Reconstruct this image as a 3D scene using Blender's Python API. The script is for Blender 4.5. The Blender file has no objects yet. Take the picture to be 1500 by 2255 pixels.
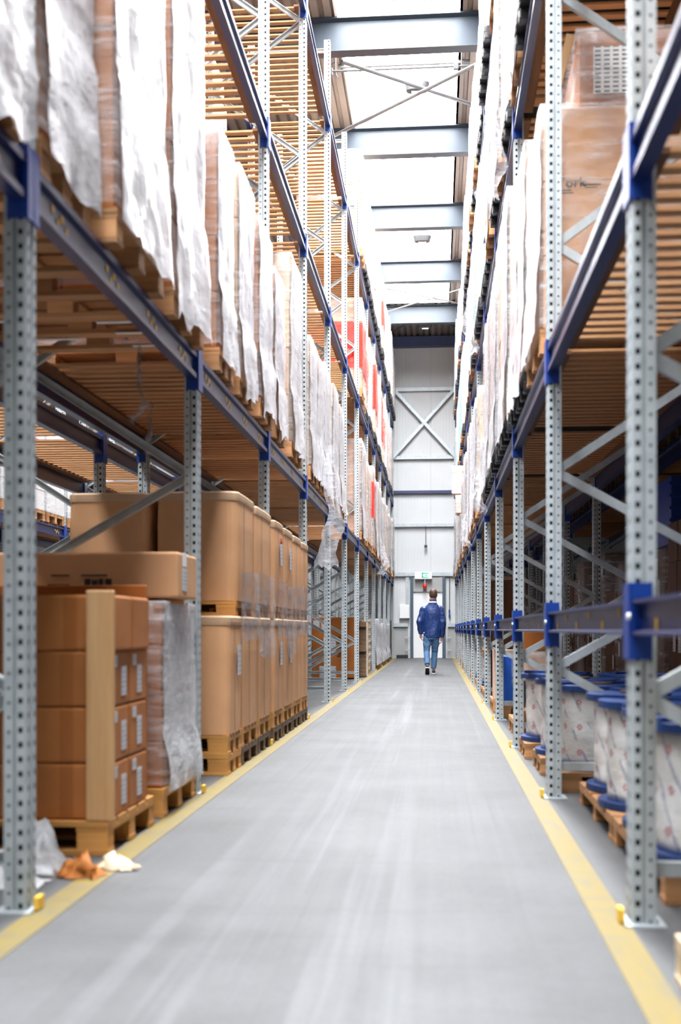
import bpy, bmesh, math, random
from mathutils import Vector, Matrix, noise

R = random.Random(11)
S = bpy.context.scene
COL = S.collection
PI = math.pi

# ---------------------------------------------------------------- camera, sky, exposure
cd = bpy.data.cameras.new('camera')
cd.sensor_fit = 'VERTICAL'
cd.sensor_height = 36.0
cd.sensor_width = 24.0
cd.lens = 40.07
cd.shift_x = 0.0
cd.shift_y = 0.1142
cd.clip_start = 0.05
cd.clip_end = 300
cd.dof.use_dof = True
cd.dof.focus_distance = 18.0
cd.dof.aperture_fstop = 1.9
cam = bpy.data.objects.new('camera', cd)
COL.objects.link(cam)
cam.location = (0, 0, 0.97)
cam.rotation_euler = (PI / 2, 0, math.radians(4.78))
S.camera = cam

w = bpy.data.worlds.new('daylight')
S.world = w
w.use_nodes = True
bg = w.node_tree.nodes['Background']
bg.inputs[0].default_value = (0.97, 0.985, 1.0, 1)
bg.inputs[1].default_value = 16.0

SKY = [(-1.55, 0.38), (-5.55, -4.35)]        # skylight openings, x ranges
SKY_Y0, SKY_Y1 = -3.0, 33.9
ROOF = 10.65
for i, (a, b) in enumerate(SKY):                              # portals: they only guide the sky's own light
    ld = bpy.data.lights.new('skylight_portal', 'AREA')
    ld.shape = 'RECTANGLE'
    ld.size = b - a
    ld.size_y = SKY_Y1 - SKY_Y0
    ld.cycles.is_portal = True
    lo = bpy.data.objects.new('skylight_portal', ld)
    COL.objects.link(lo)
    lo.location = ((a + b) / 2, (SKY_Y0 + SKY_Y1) / 2, ROOF + 0.05)

vs = S.view_settings
vs.view_transform = 'Standard'
vs.look = 'None'
vs.gamma = 1
vs.exposure = 1.95
vs.use_curve_mapping = False
try:
    S.cycles.use_denoising = True
    S.cycles.max_bounces = 10
    S.cycles.diffuse_bounces = 3
    S.cycles.glossy_bounces = 3
    S.cycles.transparent_max_bounces = 14
    S.cycles.sample_clamp_indirect = 6.0
    S.cycles.caustics_reflective = False
    S.cycles.caustics_refractive = False
except Exception:
    pass

# ---------------------------------------------------------------- node helpers
def nd(t, typ, ins=None, **attrs):
    n = t.nodes.new(typ)
    for k, v in attrs.items():
        setattr(n, k, v)
    for k, v in (ins or {}).items():
        if isinstance(v, bpy.types.NodeSocket):
            t.links.new(v, n.inputs[k])
        else:
            n.inputs[k].default_value = v
    return n

def mt(t, op, a, b=None, c=None, clamp=False):
    ins = {0: a}
    if b is not None: ins[1] = b
    if c is not None: ins[2] = c
    return nd(t, 'ShaderNodeMath', ins, operation=op, use_clamp=clamp).outputs[0]

def mixc(t, f, a, b, blend='MIX'):
    n = nd(t, 'ShaderNodeMix', None, data_type='RGBA', blend_type=blend)
    for i, v in ((0, f), (6, a), (7, b)):
        if isinstance(v, bpy.types.NodeSocket):
            t.links.new(v, n.inputs[i])
        else:
            n.inputs[i].default_value = v
    return n.outputs[2]

def ramp(t, f, stops):
    n = nd(t, 'ShaderNodeValToRGB', {0: f})
    e = n.color_ramp.elements
    while len(e) < len(stops): e.new(0.5)
    for el, (p, c) in zip(e, stops):
        el.position = p
        el.color = c if len(c) == 4 else (*c, 1)
    return n.outputs[0]

def g3(v): return (v, v, v, 1)
def c4(c): return (c[0], c[1], c[2], 1)

def newmat(name):
    m = bpy.data.materials.new(name)
    m.use_nodes = True
    t = m.node_tree
    p = t.nodes['Principled BSDF']
    return m, t, p

def ocoord(t, scale=(1, 1, 1), rnd=True, rot=(0, 0, 0)):
    """object-space coordinates, shifted by a per-object random amount"""
    tc = nd(t, 'ShaderNodeTexCoord')
    v = tc.outputs['Object']
    if rnd:
        oi = nd(t, 'ShaderNodeObjectInfo')
        r = mt(t, 'MULTIPLY', oi.outputs['Random'], 61.0)
        cb = nd(t, 'ShaderNodeCombineXYZ', {0: r, 1: r, 2: r})
        v = nd(t, 'ShaderNodeVectorMath', {0: v, 1: cb.outputs[0]}, operation='ADD').outputs[0]
    mp = nd(t, 'ShaderNodeMapping', {'Vector': v, 'Scale': scale, 'Rotation': rot})
    return mp.outputs[0]

def noi(t, vec, scale=1.0, detail=3.0, rough=0.55):
    return nd(t, 'ShaderNodeTexNoise', {'Vector': vec, 'Scale': scale, 'Detail': detail, 'Roughness': rough}).outputs[0]

def orand(t): return nd(t, 'ShaderNodeObjectInfo').outputs['Random']

def bump(t, p, h, strength=0.3, dist=0.01):
    b = nd(t, 'ShaderNodeBump', {'Height': h, 'Strength': strength, 'Distance': dist})
    t.links.new(b.outputs[0], p.inputs['Normal'])

def simple(name, col, rough=0.5, metal=0.0, var=0.0, nscale=6.0, spec=0.5):
    m, t, p = newmat(name)
    p.inputs['Roughness'].default_value = rough
    p.inputs['Metallic'].default_value = metal
    p.inputs['Specular IOR Level'].default_value = spec
    n = noi(t, ocoord(t), nscale, 4)
    k = mt(t, 'MULTIPLY_ADD', n, 2 * var, 1 - var)
    c = mixc(t, 1.0, c4(col), k, 'MULTIPLY')
    t.links.new(c, p.inputs['Base Color'])
    return m

def streaky(name, c1, c2, scale, rough=0.6, rvar=0.25, bumpy=0.15, spec=0.3, dark=None):
    """wood: grain stretched by scale, lightness differing from object to object"""
    m, t, p = newmat(name)
    v = ocoord(t, scale)
    n = noi(t, v, 1.0, 5, 0.6)
    c = ramp(t, n, [(0.3, c1), (0.7, c2)])
    k = mt(t, 'MULTIPLY_ADD', orand(t), 2 * rvar, 1 - rvar)
    c = mixc(t, 1.0, c, k, 'MULTIPLY')
    t.links.new(c, p.inputs['Base Color'])
    p.inputs['Roughness'].default_value = rough
    p.inputs['Specular IOR Level'].default_value = spec
    bump(t, p, n, bumpy, 0.01)
    return m

# ---------------------------------------------------------------- materials
M = {}
def floor_mat():
    m, t, p = newmat('concrete')
    tc = nd(t, 'ShaderNodeTexCoord').outputs['Object']
    def mp(s): return nd(t, 'ShaderNodeMapping', {'Vector': tc, 'Scale': s}).outputs[0]
    blot = noi(t, mp((1, 1, 1)), 1.3, 6, 0.6)
    fine = noi(t, mp((1, 1, 1)), 30, 4, 0.6)
    st = noi(t, mp((7, 0.13, 1)), 1.0, 5, 0.62)               # wheel tracks along the aisle
    st2 = noi(t, mp((26, 0.22, 1)), 1.0, 4, 0.6)
    cr = noi(t, mp((0.7, 5, 1)), 1.0, 4, 0.6)
    base = ramp(t, blot, [(0.3, (0.082, 0.082, 0.084)), (0.7, (0.118, 0.120, 0.124))])
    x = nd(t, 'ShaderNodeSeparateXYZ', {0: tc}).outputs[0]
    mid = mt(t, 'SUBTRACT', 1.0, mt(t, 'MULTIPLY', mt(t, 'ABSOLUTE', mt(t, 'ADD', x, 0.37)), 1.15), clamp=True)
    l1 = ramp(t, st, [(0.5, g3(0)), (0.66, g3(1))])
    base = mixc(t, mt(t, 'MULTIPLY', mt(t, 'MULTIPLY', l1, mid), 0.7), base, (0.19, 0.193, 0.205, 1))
    l2 = ramp(t, st2, [(0.30, g3(1)), (0.42, g3(0))])
    base = mixc(t, mt(t, 'MULTIPLY', l2, 0.35), base, (0.07, 0.07, 0.072, 1))
    l3 = ramp(t, cr, [(0.32, g3(1)), (0.42, g3(0))])
    base = mixc(t, mt(t, 'MULTIPLY', l3, 0.22), base, (0.065, 0.065, 0.065, 1))
    k = mt(t, 'MULTIPLY_ADD', fine, 0.3, 0.85)
    base = mixc(t, 1.0, base, k, 'MULTIPLY')
    t.links.new(base, p.inputs['Base Color'])
    t.links.new(mt(t, 'MULTIPLY_ADD', st, 0.3, 0.42), p.inputs['Roughness'])
    p.inputs['Specular IOR Level'].default_value = 0.22
    bump(t, p, fine, 0.06, 0.005)
    return m
M['floor'] = floor_mat()

def line_mat():
    m, t, p = newmat('worn_yellow_paint')
    tc = nd(t, 'ShaderNodeTexCoord').outputs['Object']
    n = noi(t, nd(t, 'ShaderNodeMapping', {'Vector': tc, 'Scale': (9, 2.2, 1)}).outputs[0], 1.0, 6, 0.65)
    n2 = noi(t, nd(t, 'ShaderNodeMapping', {'Vector': tc, 'Scale': (2, 9, 1)}).outputs[0], 1.0, 5, 0.65)
    f = ramp(t, mt(t, 'MAXIMUM', n, n2), [(0.50, g3(0)), (0.70, g3(0.8))])
    c = mixc(t, f, (0.205, 0.15, 0.040, 1), (0.135, 0.126, 0.09, 1))
    t.links.new(c, p.inputs['Base Color'])
    p.inputs['Roughness'].default_value = 0.45
    return m
M['line'] = line_mat()

def galv_mat(name, holes):
    m, t, p = newmat(name)
    n = noi(t, ocoord(t, (1, 1, 1)), 14, 4, 0.6)
    n2 = noi(t, ocoord(t, (8, 8, 1.2)), 1.0, 3, 0.6)
    c = ramp(t, n, [(0.3, (0.40, 0.445, 0.475)), (0.7, (0.53, 0.575, 0.60))])
    c = mixc(t, mt(t, 'MULTIPLY', ramp(t, n2, [(0.45, g3(0)), (0.75, g3(1))]), 0.35), c, (0.27, 0.30, 0.27, 1))
    rough, metal = 0.45, 0.18
    if holes:
        tc = nd(t, 'ShaderNodeTexCoord')
        s = nd(t, 'ShaderNodeSeparateXYZ', {0: tc.outputs['Object']})
        x, y, z = s.outputs
        nn = nd(t, 'ShaderNodeSeparateXYZ', {0: tc.outputs['Normal']})
        side = mt(t, 'GREATER_THAN', mt(t, 'ABSOLUTE', nn.outputs[1]), 0.7)
        fz = mt(t, 'FRACT', mt(t, 'MULTIPLY', z, 20.0))           # 50 mm pitch
        def band(v, c0, h): return mt(t, 'LESS_THAN', mt(t, 'ABSOLUTE', mt(t, 'SUBTRACT', v, c0)), h)
        slot = mt(t, 'MULTIPLY', band(x, 0.021, 0.008), band(fz, 0.5, 0.2))
        dx = mt(t, 'MULTIPLY', mt(t, 'SUBTRACT', x, 0.062), 20.0)
        dz = mt(t, 'SUBTRACT', fz, 0.35)
        rr = mt(t, 'ADD', mt(t, 'MULTIPLY', dx, dx), mt(t, 'MULTIPLY', dz, dz))
        small = mt(t, 'LESS_THAN', rr, 0.0121)
        hs = mt(t, 'MULTIPLY', mt(t, 'MAXIMUM', slot, small), side)
        front = mt(t, 'GREATER_THAN', mt(t, 'ABSOLUTE', nn.outputs[0]), 0.7)
        fs = mt(t, 'MULTIPLY', band(mt(t, 'ABSOLUTE', y), 0.028, 0.006), band(fz, 0.5, 0.2))
        hs = mt(t, 'MAXIMUM', hs, mt(t, 'MULTIPLY', fs, front))
        c = mixc(t, hs, c, (0.012, 0.013, 0.016, 1))
        inv = mt(t, 'SUBTRACT', 1.0, hs)
        t.links.new(mt(t, 'MULTIPLY', inv, metal), p.inputs['Metallic'])
        t.links.new(mt(t, 'MULTIPLY', inv, 0.5), p.inputs['Specular IOR Level'])
    else:
        p.inputs['Metallic'].default_value = metal
    t.links.new(c, p.inputs['Base Color'])
    p.inputs['Roughness'].default_value = rough
    return m
M['post'] = galv_mat('galvanised_slotted_steel', True)
M['galv'] = galv_mat('galvanised_steel', False)
M['beam'] = simple('dark_blue_paint', (0.012, 0.020, 0.092), 0.34, 0.0, 0.12, 9)
M['connector'] = simple('bright_blue_paint', (0.004, 0.042, 0.27), 0.38, 0.0, 0.08, 9)
M['yellow'] = simple('yellow_tape', (0.85, 0.50, 0.04), 0.5)
M['wood'] = streaky('pine_board', (0.42, 0.20, 0.08), (0.56, 0.30, 0.14), (2.0, 26, 26), rvar=0.30)
M['woodred'] = streaky('reddish_board', (0.42, 0.19, 0.075), (0.58, 0.29, 0.125), (2.0, 26, 26), rvar=0.30)
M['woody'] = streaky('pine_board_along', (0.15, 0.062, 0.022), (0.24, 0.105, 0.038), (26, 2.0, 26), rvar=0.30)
M['pine'] = streaky('fresh_pine', (0.50, 0.23, 0.06), (0.60, 0.30, 0.09), (2.5, 20, 30), rvar=0.14)
M['pinez'] = streaky('fresh_pine_upright', (0.50, 0.28, 0.12), (0.62, 0.38, 0.19), (24, 24, 1.6), rvar=0.08)
M['oldwood'] = streaky('weathered_board', (0.08, 0.045, 0.025), (0.18, 0.11, 0.06), (3, 22, 22), rvar=0.3)
M['palewood'] = streaky('pale_board', (0.55, 0.42, 0.28), (0.74, 0.60, 0.44), (3, 22, 22), rvar=0.15)
M['blackplastic'] = simple('black_plastic', (0.018, 0.019, 0.022), 0.42)
M['blueplastic'] = simple('blue_plastic', (0.015, 0.05, 0.36), 0.4)
M['bluetarp'] = simple('blue_cover', (0.02, 0.13, 0.66), 0.45, 0, 0.15, 5)
M['reelblue'] = simple('blue_reel_paint', (0.006, 0.035, 0.16), 0.5, 0, 0.3, 14)
M['white'] = simple('white_paint', (0.80, 0.80, 0.80), 0.5, 0, 0.02)
M['paper'] = simple('white_paper', (0.80, 0.81, 0.84), 0.7)
M['ink'] = simple('black_ink', (0.02, 0.017, 0.015), 0.8)
M['black'] = simple('black_rubber', (0.012, 0.012, 0.013), 0.6)
M['rod'] = simple('grey_rod_paint', (0.10, 0.10, 0.105), 0.5)
M['teal'] = simple('teal_edge_strip', (0.04, 0.40, 0.38), 0.4)
M['red'] = simple('red_plastic', (0.80, 0.02, 0.02), 0.35)

def cardboard(name, c1, c2, rvar=0.12, tape=True):
    m, t, p = newmat(name)
    v = ocoord(t)
    n = noi(t, v, 4, 5, 0.6)
    c = ramp(t, n, [(0.3, c1), (0.7, c2)])
    k = mt(t, 'MULTIPLY_ADD', orand(t), 2 * rvar, 1 - rvar)
    c = mixc(t, 1.0, c, k, 'MULTIPLY')
    if tape:
        s = nd(t, 'ShaderNodeSeparateXYZ', {0: nd(t, 'ShaderNodeTexCoord').outputs['Object']})
        tp = mt(t, 'LESS_THAN', mt(t, 'ABSOLUTE', s.outputs[0]), 0.03)
        c = mixc(t, mt(t, 'MULTIPLY', tp, 0.45), c, (c1[0] * 0.75, c1[1] * 0.62, c1[2] * 0.42, 1))
        t.links.new(mt(t, 'MULTIPLY_ADD', tp, -0.4, 0.68), p.inputs['Roughness'])
    else:
        p.inputs['Roughness'].default_value = 0.68
    t.links.new(c, p.inputs['Base Color'])
    p.inputs['Specular IOR Level'].default_value = 0.3
    bump(t, p, noi(t, v, 2.2, 3), 0.25, 0.03)
    return m
M['carton'] = cardboard('brown_cardboard', (0.36, 0.128, 0.034), (0.43, 0.16, 0.046))  # deep saturated tone puts the dark zone's shade into the board colour
M['carton_plain'] = cardboard('brown_cardboard_plain', (0.60, 0.32, 0.158), (0.66, 0.365, 0.187), 0.05, False)
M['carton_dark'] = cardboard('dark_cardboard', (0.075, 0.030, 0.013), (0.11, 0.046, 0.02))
M['carton_orange'] = cardboard('orange_cardboard', (0.36, 0.115, 0.022), (0.42, 0.14, 0.028), 0.04, False)
M['carton_pale'] = cardboard('pale_cardboard', (0.52, 0.335, 0.20), (0.62, 0.42, 0.27))
M['carton_pink'] = cardboard('light_board', (0.68, 0.45, 0.33), (0.74, 0.50, 0.38), 0.05, False)
M['carton_white'] = cardboard('white_board', (0.58, 0.575, 0.57), (0.66, 0.655, 0.65), 0.05, False)

def film(name, col, lo, hi, lo2, streak=(3.5, 3.5, 22), rough=0.22, diag=0.5):
    """clear stretch film: see-through with milky folds"""
    m, t, p = newmat(name)
    v1 = ocoord(t, streak, rot=(0.12, 0.1, 0))
    v2 = ocoord(t, (5, 5, 2.2), rot=(diag, diag, 0.4))
    n1 = noi(t, v1, 1.0, 5, 0.62)
    n2 = noi(t, v2, 1.0, 4, 0.6)
    a = ramp(t, n1, [(0.38, g3(0)), (0.68, g3(1))])
    b = ramp(t, n2, [(0.40, g3(0)), (0.70, g3(1))])
    f = mt(t, 'MAXIMUM', mt(t, 'MULTIPLY_ADD', a, hi - lo, lo), mt(t, 'MULTIPLY_ADD', b, lo2 - lo, lo))
    t.links.new(f, p.inputs['Alpha'])
    p.inputs['Base Color'].default_value = c4(col)
    p.inputs['Roughness'].default_value = rough
    p.inputs['Specular IOR Level'].default_value = 0.5
    bump(t, p, mt(t, 'ADD', n1, n2), 0.55, 0.03)
    return m
M['film'] = film('clear_stretch_film', (0.72, 0.72, 0.76), 0.16, 0.62, 0.5)
M['film_thin'] = film('thin_stretch_film', (0.88, 0.88, 0.92), 0.05, 0.40, 0.34)
M['film_milky'] = film('milky_loose_film', (0.70, 0.70, 0.735), 0.74, 0.97, 0.95, (5, 3, 6), 0.3, 0.9)
M['film_dim'] = film('clear_film_over_gaps', (0.40, 0.40, 0.43), 0.18, 0.75, 0.42, (4, 3, 9), 0.16, 0.9)
M['film_grey'] = film('wrinkled_grey_film', (0.62, 0.63, 0.65), 0.55, 0.95, 0.9, (7, 9, 16), 0.2, 0.7)
M['film_red'] = film('red_stretch_film', (0.86, 0.035, 0.02), 0.70, 0.95, 0.9)
M['film_redpale'] = film('thin_red_film', (0.86, 0.07, 0.05), 0.15, 0.75, 0.35, (3, 3, 30))

def label_mat():
    m, t, p = newmat('printed_label')
    s = nd(t, 'ShaderNodeSeparateXYZ', {0: nd(t, 'ShaderNodeTexCoord').outputs['Generated']})
    z = s.outputs[2]
    h = mt(t, 'ADD', s.outputs[0], s.outputs[1])
    rows = mt(t, 'GREATER_THAN', mt(t, 'FRACT', mt(t, 'MULTIPLY', z, 6.0)), 0.55)
    n = noi(t, nd(t, 'ShaderNodeCombineXYZ', {0: mt(t, 'MULTIPLY', h, 14.0), 1: mt(t, 'FLOOR', mt(t, 'MULTIPLY', z, 6.0)), 2: orand(t)}).outputs[0], 1.0, 2)
    ink = mt(t, 'MULTIPLY', rows, mt(t, 'GREATER_THAN', n, 0.52))
    edge = mt(t, 'MULTIPLY', mt(t, 'GREATER_THAN', z, 0.08), mt(t, 'LESS_THAN', z, 0.92))
    c = mixc(t, mt(t, 'MULTIPLY', mt(t, 'MULTIPLY', ink, edge), 0.7), (0.55, 0.565, 0.60, 1), (0.06, 0.06, 0.07, 1))
    t.links.new(c, p.inputs['Base Color'])
    p.inputs['Roughness'].default_value = 0.5
    return m
M['label'] = label_mat()

def gridlabel_mat():
    m, t, p = newmat('label_sheet')
    s = nd(t, 'ShaderNodeSeparateXYZ', {0: nd(t, 'ShaderNodeTexCoord').outputs['Generated']})
    fx = mt(t, 'FRACT', mt(t, 'MULTIPLY', s.outputs[0], 4.0))
    fz = mt(t, 'FRACT', mt(t, 'MULTIPLY', s.outputs[2], 10.5))
    a = mt(t, 'LESS_THAN', mt(t, 'ABSOLUTE', mt(t, 'SUBTRACT', fx, 0.5)), 0.33)
    b = mt(t, 'LESS_THAN', mt(t, 'ABSOLUTE', mt(t, 'SUBTRACT', fz, 0.5)), 0.24)
    c = mixc(t, mt(t, 'MULTIPLY', a, b), (0.74, 0.74, 0.74, 1), (0.12, 0.11, 0.11, 1))
    t.links.new(c, p.inputs['Base Color'])
    p.inputs['Roughness'].default_value = 0.4
    return m
M['gridlabel'] = gridlabel_mat()

def reel_mat():
    """white wrap printed with red six-petal rosettes and slanting blue lettering"""
    m, t, p = newmat('printed_reel_wrap')
    s = nd(t, 'ShaderNodeSeparateXYZ', {0: nd(t, 'ShaderNodeTexCoord').outputs['Object']})
    u = mt(t, 'MULTIPLY', mt(t, 'ARCTAN2', s.outputs[1], s.outputs[0]), 0.24)
    u = mt(t, 'ADD', u, mt(t, 'MULTIPLY', orand(t), 3.0))
    v = s.outputs[2]
    per_u, per_v = 0.125, 0.150
    cu = mt(t, 'MULTIPLY', mt(t, 'SUBTRACT', mt(t, 'FRACT', mt(t, 'DIVIDE', u, per_u)), 0.5), per_u)
    cv = mt(t, 'MULTIPLY', mt(t, 'SUBTRACT', mt(t, 'FRACT', mt(t, 'DIVIDE', v, per_v)), 0.5), per_v)
    r = mt(t, 'SQRT', mt(t, 'ADD', mt(t, 'MULTIPLY', cu, cu), mt(t, 'MULTIPLY', cv, cv)))
    pet = mt(t, 'ABSOLUTE', mt(t, 'COSINE', mt(t, 'MULTIPLY', mt(t, 'ARCTAN2', cv, cu), 3.0)))
    lim = mt(t, 'MULTIPLY_ADD', pet, 0.012, 0.010)
    ros = mt(t, 'MULTIPLY', mt(t, 'LESS_THAN', r, lim), mt(t, 'GREATER_THAN', r, 0.005))
    # slanting lettering: strips between the rosettes, broken into strokes
    a = mt(t, 'ADD', mt(t, 'MULTIPLY', u, 0.88), mt(t, 'MULTIPLY', v, 0.48))
    b = mt(t, 'SUBTRACT', mt(t, 'MULTIPLY', v, 0.88), mt(t, 'MULTIPLY', u, 0.48))
    strip = mt(t, 'LESS_THAN', mt(t, 'ABSOLUTE', mt(t, 'SUBTRACT', mt(t, 'FRACT', mt(t, 'DIVIDE', mt(t, 'ADD', a, 0.055), 0.11)), 0.5)), 0.085)
    st = noi(t, nd(t, 'ShaderNodeCombineXYZ', {0: mt(t, 'MULTIPLY', b, 230.0), 1: mt(t, 'MULTIPLY', a, 200.0), 2: 0.0}).outputs[0], 1.0, 1)
    word = noi(t, nd(t, 'ShaderNodeCombineXYZ', {0: mt(t, 'MULTIPLY', b, 9.0), 1: mt(t, 'MULTIPLY', a, 9.0), 2: 3.0}).outputs[0], 1.0, 0)
    txt = mt(t, 'MULTIPLY', mt(t, 'MULTIPLY', strip, mt(t, 'GREATER_THAN', st, 0.50)), mt(t, 'GREATER_THAN', word, 0.46))
    n = noi(t, ocoord(t, (3, 3, 5)), 1.0, 5, 0.65)
    base = ramp(t, n, [(0.3, (0.62, 0.59, 0.55)), (0.6, (0.78, 0.78, 0.79))])
    c = mixc(t, mt(t, 'MULTIPLY', ros, 0.75), base, (0.45, 0.05, 0.075, 1))
    c = mixc(t, mt(t, 'MULTIPLY', txt, 0.8), c, (0.03, 0.05, 0.24, 1))
    t.links.new(c, p.inputs['Base Color'])
    p.inputs['Roughness'].default_value = 0.4
    bump(t, p, n, 0.5, 0.04)
    return m
M['reel'] = reel_mat()

# ---------------------------------------------------------------- mesh helpers
class MB:
    def __init__(self):
        self.v, self.f, self.mi = [], [], []
    def quad_box(self, x0, x1, y0, y1, z0, z1, mi=0):
        b = len(self.v)
        self.v += [(x0, y0, z0), (x1, y0, z0), (x1, y1, z0), (x0, y1, z0), (x0, y0, z1), (x1, y0, z1), (x1, y1, z1), (x0, y1, z1)]
        for q in ((0, 3, 2, 1), (4, 5, 6, 7), (0, 1, 5, 4), (1, 2, 6, 5), (2, 3, 7, 6), (3, 0, 4, 7)):
            self.f.append([b + i for i in q]); self.mi.append(mi)
        return self
    box = quad_box
    def loft(self, rings, mi=0, cap=True, closed=True):
        b = len(self.v); n = len(rings[0])
        for r in rings: self.v += [tuple(p) for p in r]
        for j in range(len(rings) - 1):
            for i in range(n if closed else n - 1):
                k = (i + 1) % n
                self.f.append([b + j * n + i, b + j * n + k, b + (j + 1) * n + k, b + (j + 1) * n + i]); self.mi.append(mi)
        if cap:
            self.f.append([b + i for i in reversed(range(n))]); self.mi.append(mi)
            self.f.append([b + (len(rings) - 1) * n + i for i in range(n)]); self.mi.append(mi)
        return self
    def prism(self, poly, axis, a0, a1, mi=0):
        def at(p, a):
            u, v = p
            return {'x': (a, u, v), 'y': (u, a, v), 'z': (u, v, a)}[axis]
        return self.loft([[at(p, a0) for p in poly], [at(p, a1) for p in poly]], mi)
    def tube(self, pts, r, n=8, mi=0, cap=True):
        pts = [Vector(p) for p in pts]
        rad = r if isinstance(r, (list, tuple)) else [r] * len(pts)
        rings = []
        for i, p in enumerate(pts):
            d = (pts[min(i + 1, len(pts) - 1)] - pts[max(i - 1, 0)]).normalized()
            up = Vector((0, 0, 1)) if abs(d.z) < 0.9 else Vector((1, 0, 0))
            a = d.cross(up).normalized(); c = a.cross(d).normalized()
            rings.append([p + (a * math.cos(2 * PI * k / n) + c * math.sin(2 * PI * k / n)) * rad[i] for k in range(n)])
        return self.loft(rings, mi, cap)
    def bar(self, p0, p1, sec, up=(0, 1, 0), mi=0):
        """a polygon section (u across, v along 'up') swept from p0 to p1"""
        p0, p1, up = Vector(p0), Vector(p1), Vector(up)
        d = (p1 - p0).normalized()
        a = d.cross(up).normalized()
        return self.loft([[p + a * u + up * v for u, v in sec] for p in (p0, p1)], mi)
    def cyl(self, cx, cy, z0, z1, r, n=24, mi=0):
        return self.loft([[(cx + r * math.cos(2 * PI * k / n), cy + r * math.sin(2 * PI * k / n), z) for k in range(n)] for z in (z0, z1)], mi)
    def mesh(self, name, mats, smooth=False, bevel=0.0):
        me = bpy.data.meshes.new(name)
        me.from_pydata(self.v, [], self.f)
        for m in (mats if isinstance(mats, (list, tuple)) else [mats]): me.materials.append(m)
        me.polygons.foreach_set('material_index', self.mi)
        bm = bmesh.new(); bm.from_mesh(me)
        bmesh.ops.recalc_face_normals(bm, faces=bm.faces)
        if bevel:
            bmesh.ops.bevel(bm, geom=list(bm.edges), offset=bevel, segments=2, affect='EDGES', profile=0.5)
        bm.to_mesh(me); bm.free()
        if smooth:
            me.polygons.foreach_set('use_smooth', [True] * len(me.polygons))
        me.update()
        return me

def ob(name, me, parent=None, loc=(0, 0, 0), rot=(0, 0, 0)):
    o = bpy.data.objects.new(name, me)
    COL.objects.link(o)
    o.location = loc; o.rotation_euler = rot
    if parent is not None: o.parent = parent
    return o

def tag(o, label, cat, group=None):
    o['label'] = label; o['category'] = cat
    if group: o['group'] = group
    return o

def thing(name, label, cat, loc=(0, 0, 0), rz=0.0, group=None):
    o = bpy.data.objects.new(name, None)
    COL.objects.link(o)
    o.empty_display_size = 0.1
    o.location = loc; o.rotation_euler = (0, 0, rz)
    return tag(o, label, cat, group)

def struct(name, me, loc=(0, 0, 0), rot=(0, 0, 0)):
    o = ob(name, me, None, loc, rot)
    o['kind'] = 'structure'
    return o

ORD = ['first', 'second', 'third', 'fourth', 'fifth', 'sixth', 'seventh', 'eighth', 'ninth', 'tenth', 'eleventh', 'twelfth', 'thirteenth']
def bayname(k): return 'bay before first upright' if k < 0 else f'bay behind {ORD[k]} upright'

LEVEL = {0: 'low beam level', 1: 'first shelf', 2: 'second shelf', 3: 'top shelf'}
SLOT = ['near', 'middle', 'far']

# ---------------------------------------------------------------- rack geometry
Y0, BAY = 3.78, 2.80
def PY(k): return Y0 + BAY * k
XL, XR = -1.39, 0.635
RACKS = {                    # aisle-side face x, direction into the rack
    'left': (XL, -1), 'right': (XR, 1),
    'left rear': (-2.79, -1), 'right rear': (2.035, 1),
    'far left': (-5.92, -1), 'far right': (5.165, 1),
}
ZB = {1: 2.43, 2: 5.03, 3: 7.60, 0: 0.95}
BH = {1: 0.155, 2: 0.155, 3: 0.155, 0: 0.115}
def ztop(l): return ZB[l] + BH[l]
DEPTH = 1.10
TOP = 8.75

def post_mesh(h):
    poly = [(0, -.042), (.006, -.05), (.035, -.05), (.038, -.038), (.044, -.038), (.047, -.05), (.08, -.05), (.08, .05),
            (.047, .05), (.044, .038), (.038, .038), (.035, .05), (.006, .05), (0, .042), (0, .016), (.008, .012), (.008, -.012), (0, -.016)]
    return MB().prism(poly, 'z', 0.008, h).mesh('upright_post', M['post'])
POST = {h: post_mesh(h) for h in (TOP, 7.9)}
BASE = MB().box(-.02, .11, -.075, .075, 0, .008).mesh('base_plate', M['galv'])
CLIP = MB().box(-.035, -.018, -.03, .03, 0.008, .05).mesh('floor_clip', M['yellow'])
CSEC = [(-.024, -.016), (.024, -.016), (.024, .016), (.017, .016), (.017, -.009), (-.017, -.009), (-.017, .016), (-.024, .016)]
D0, D1, RISE = 0.05, 1.05, 0.567
NODES = [.18, .747, 1.314, 1.875, 2.525, 3.175, 3.90, 4.625, 5.35, 6.075, 6.80, 7.525, 8.25]     # alternately rear and front
BRC = {}
def brace_mesh(rise, up):
    key = (round(rise, 3), up)
    if key not in BRC:
        a, b = (0, rise) if up else (rise, 0)
        BRC[key] = MB().bar((D0, 0, a), (D1, 0, b), CSEC).mesh('brace', M['galv'])
    return BRC[key]
BR_H = MB().bar((D0, 0, 0), (D1, 0, 0), CSEC).mesh('brace', M['galv'])

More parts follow.
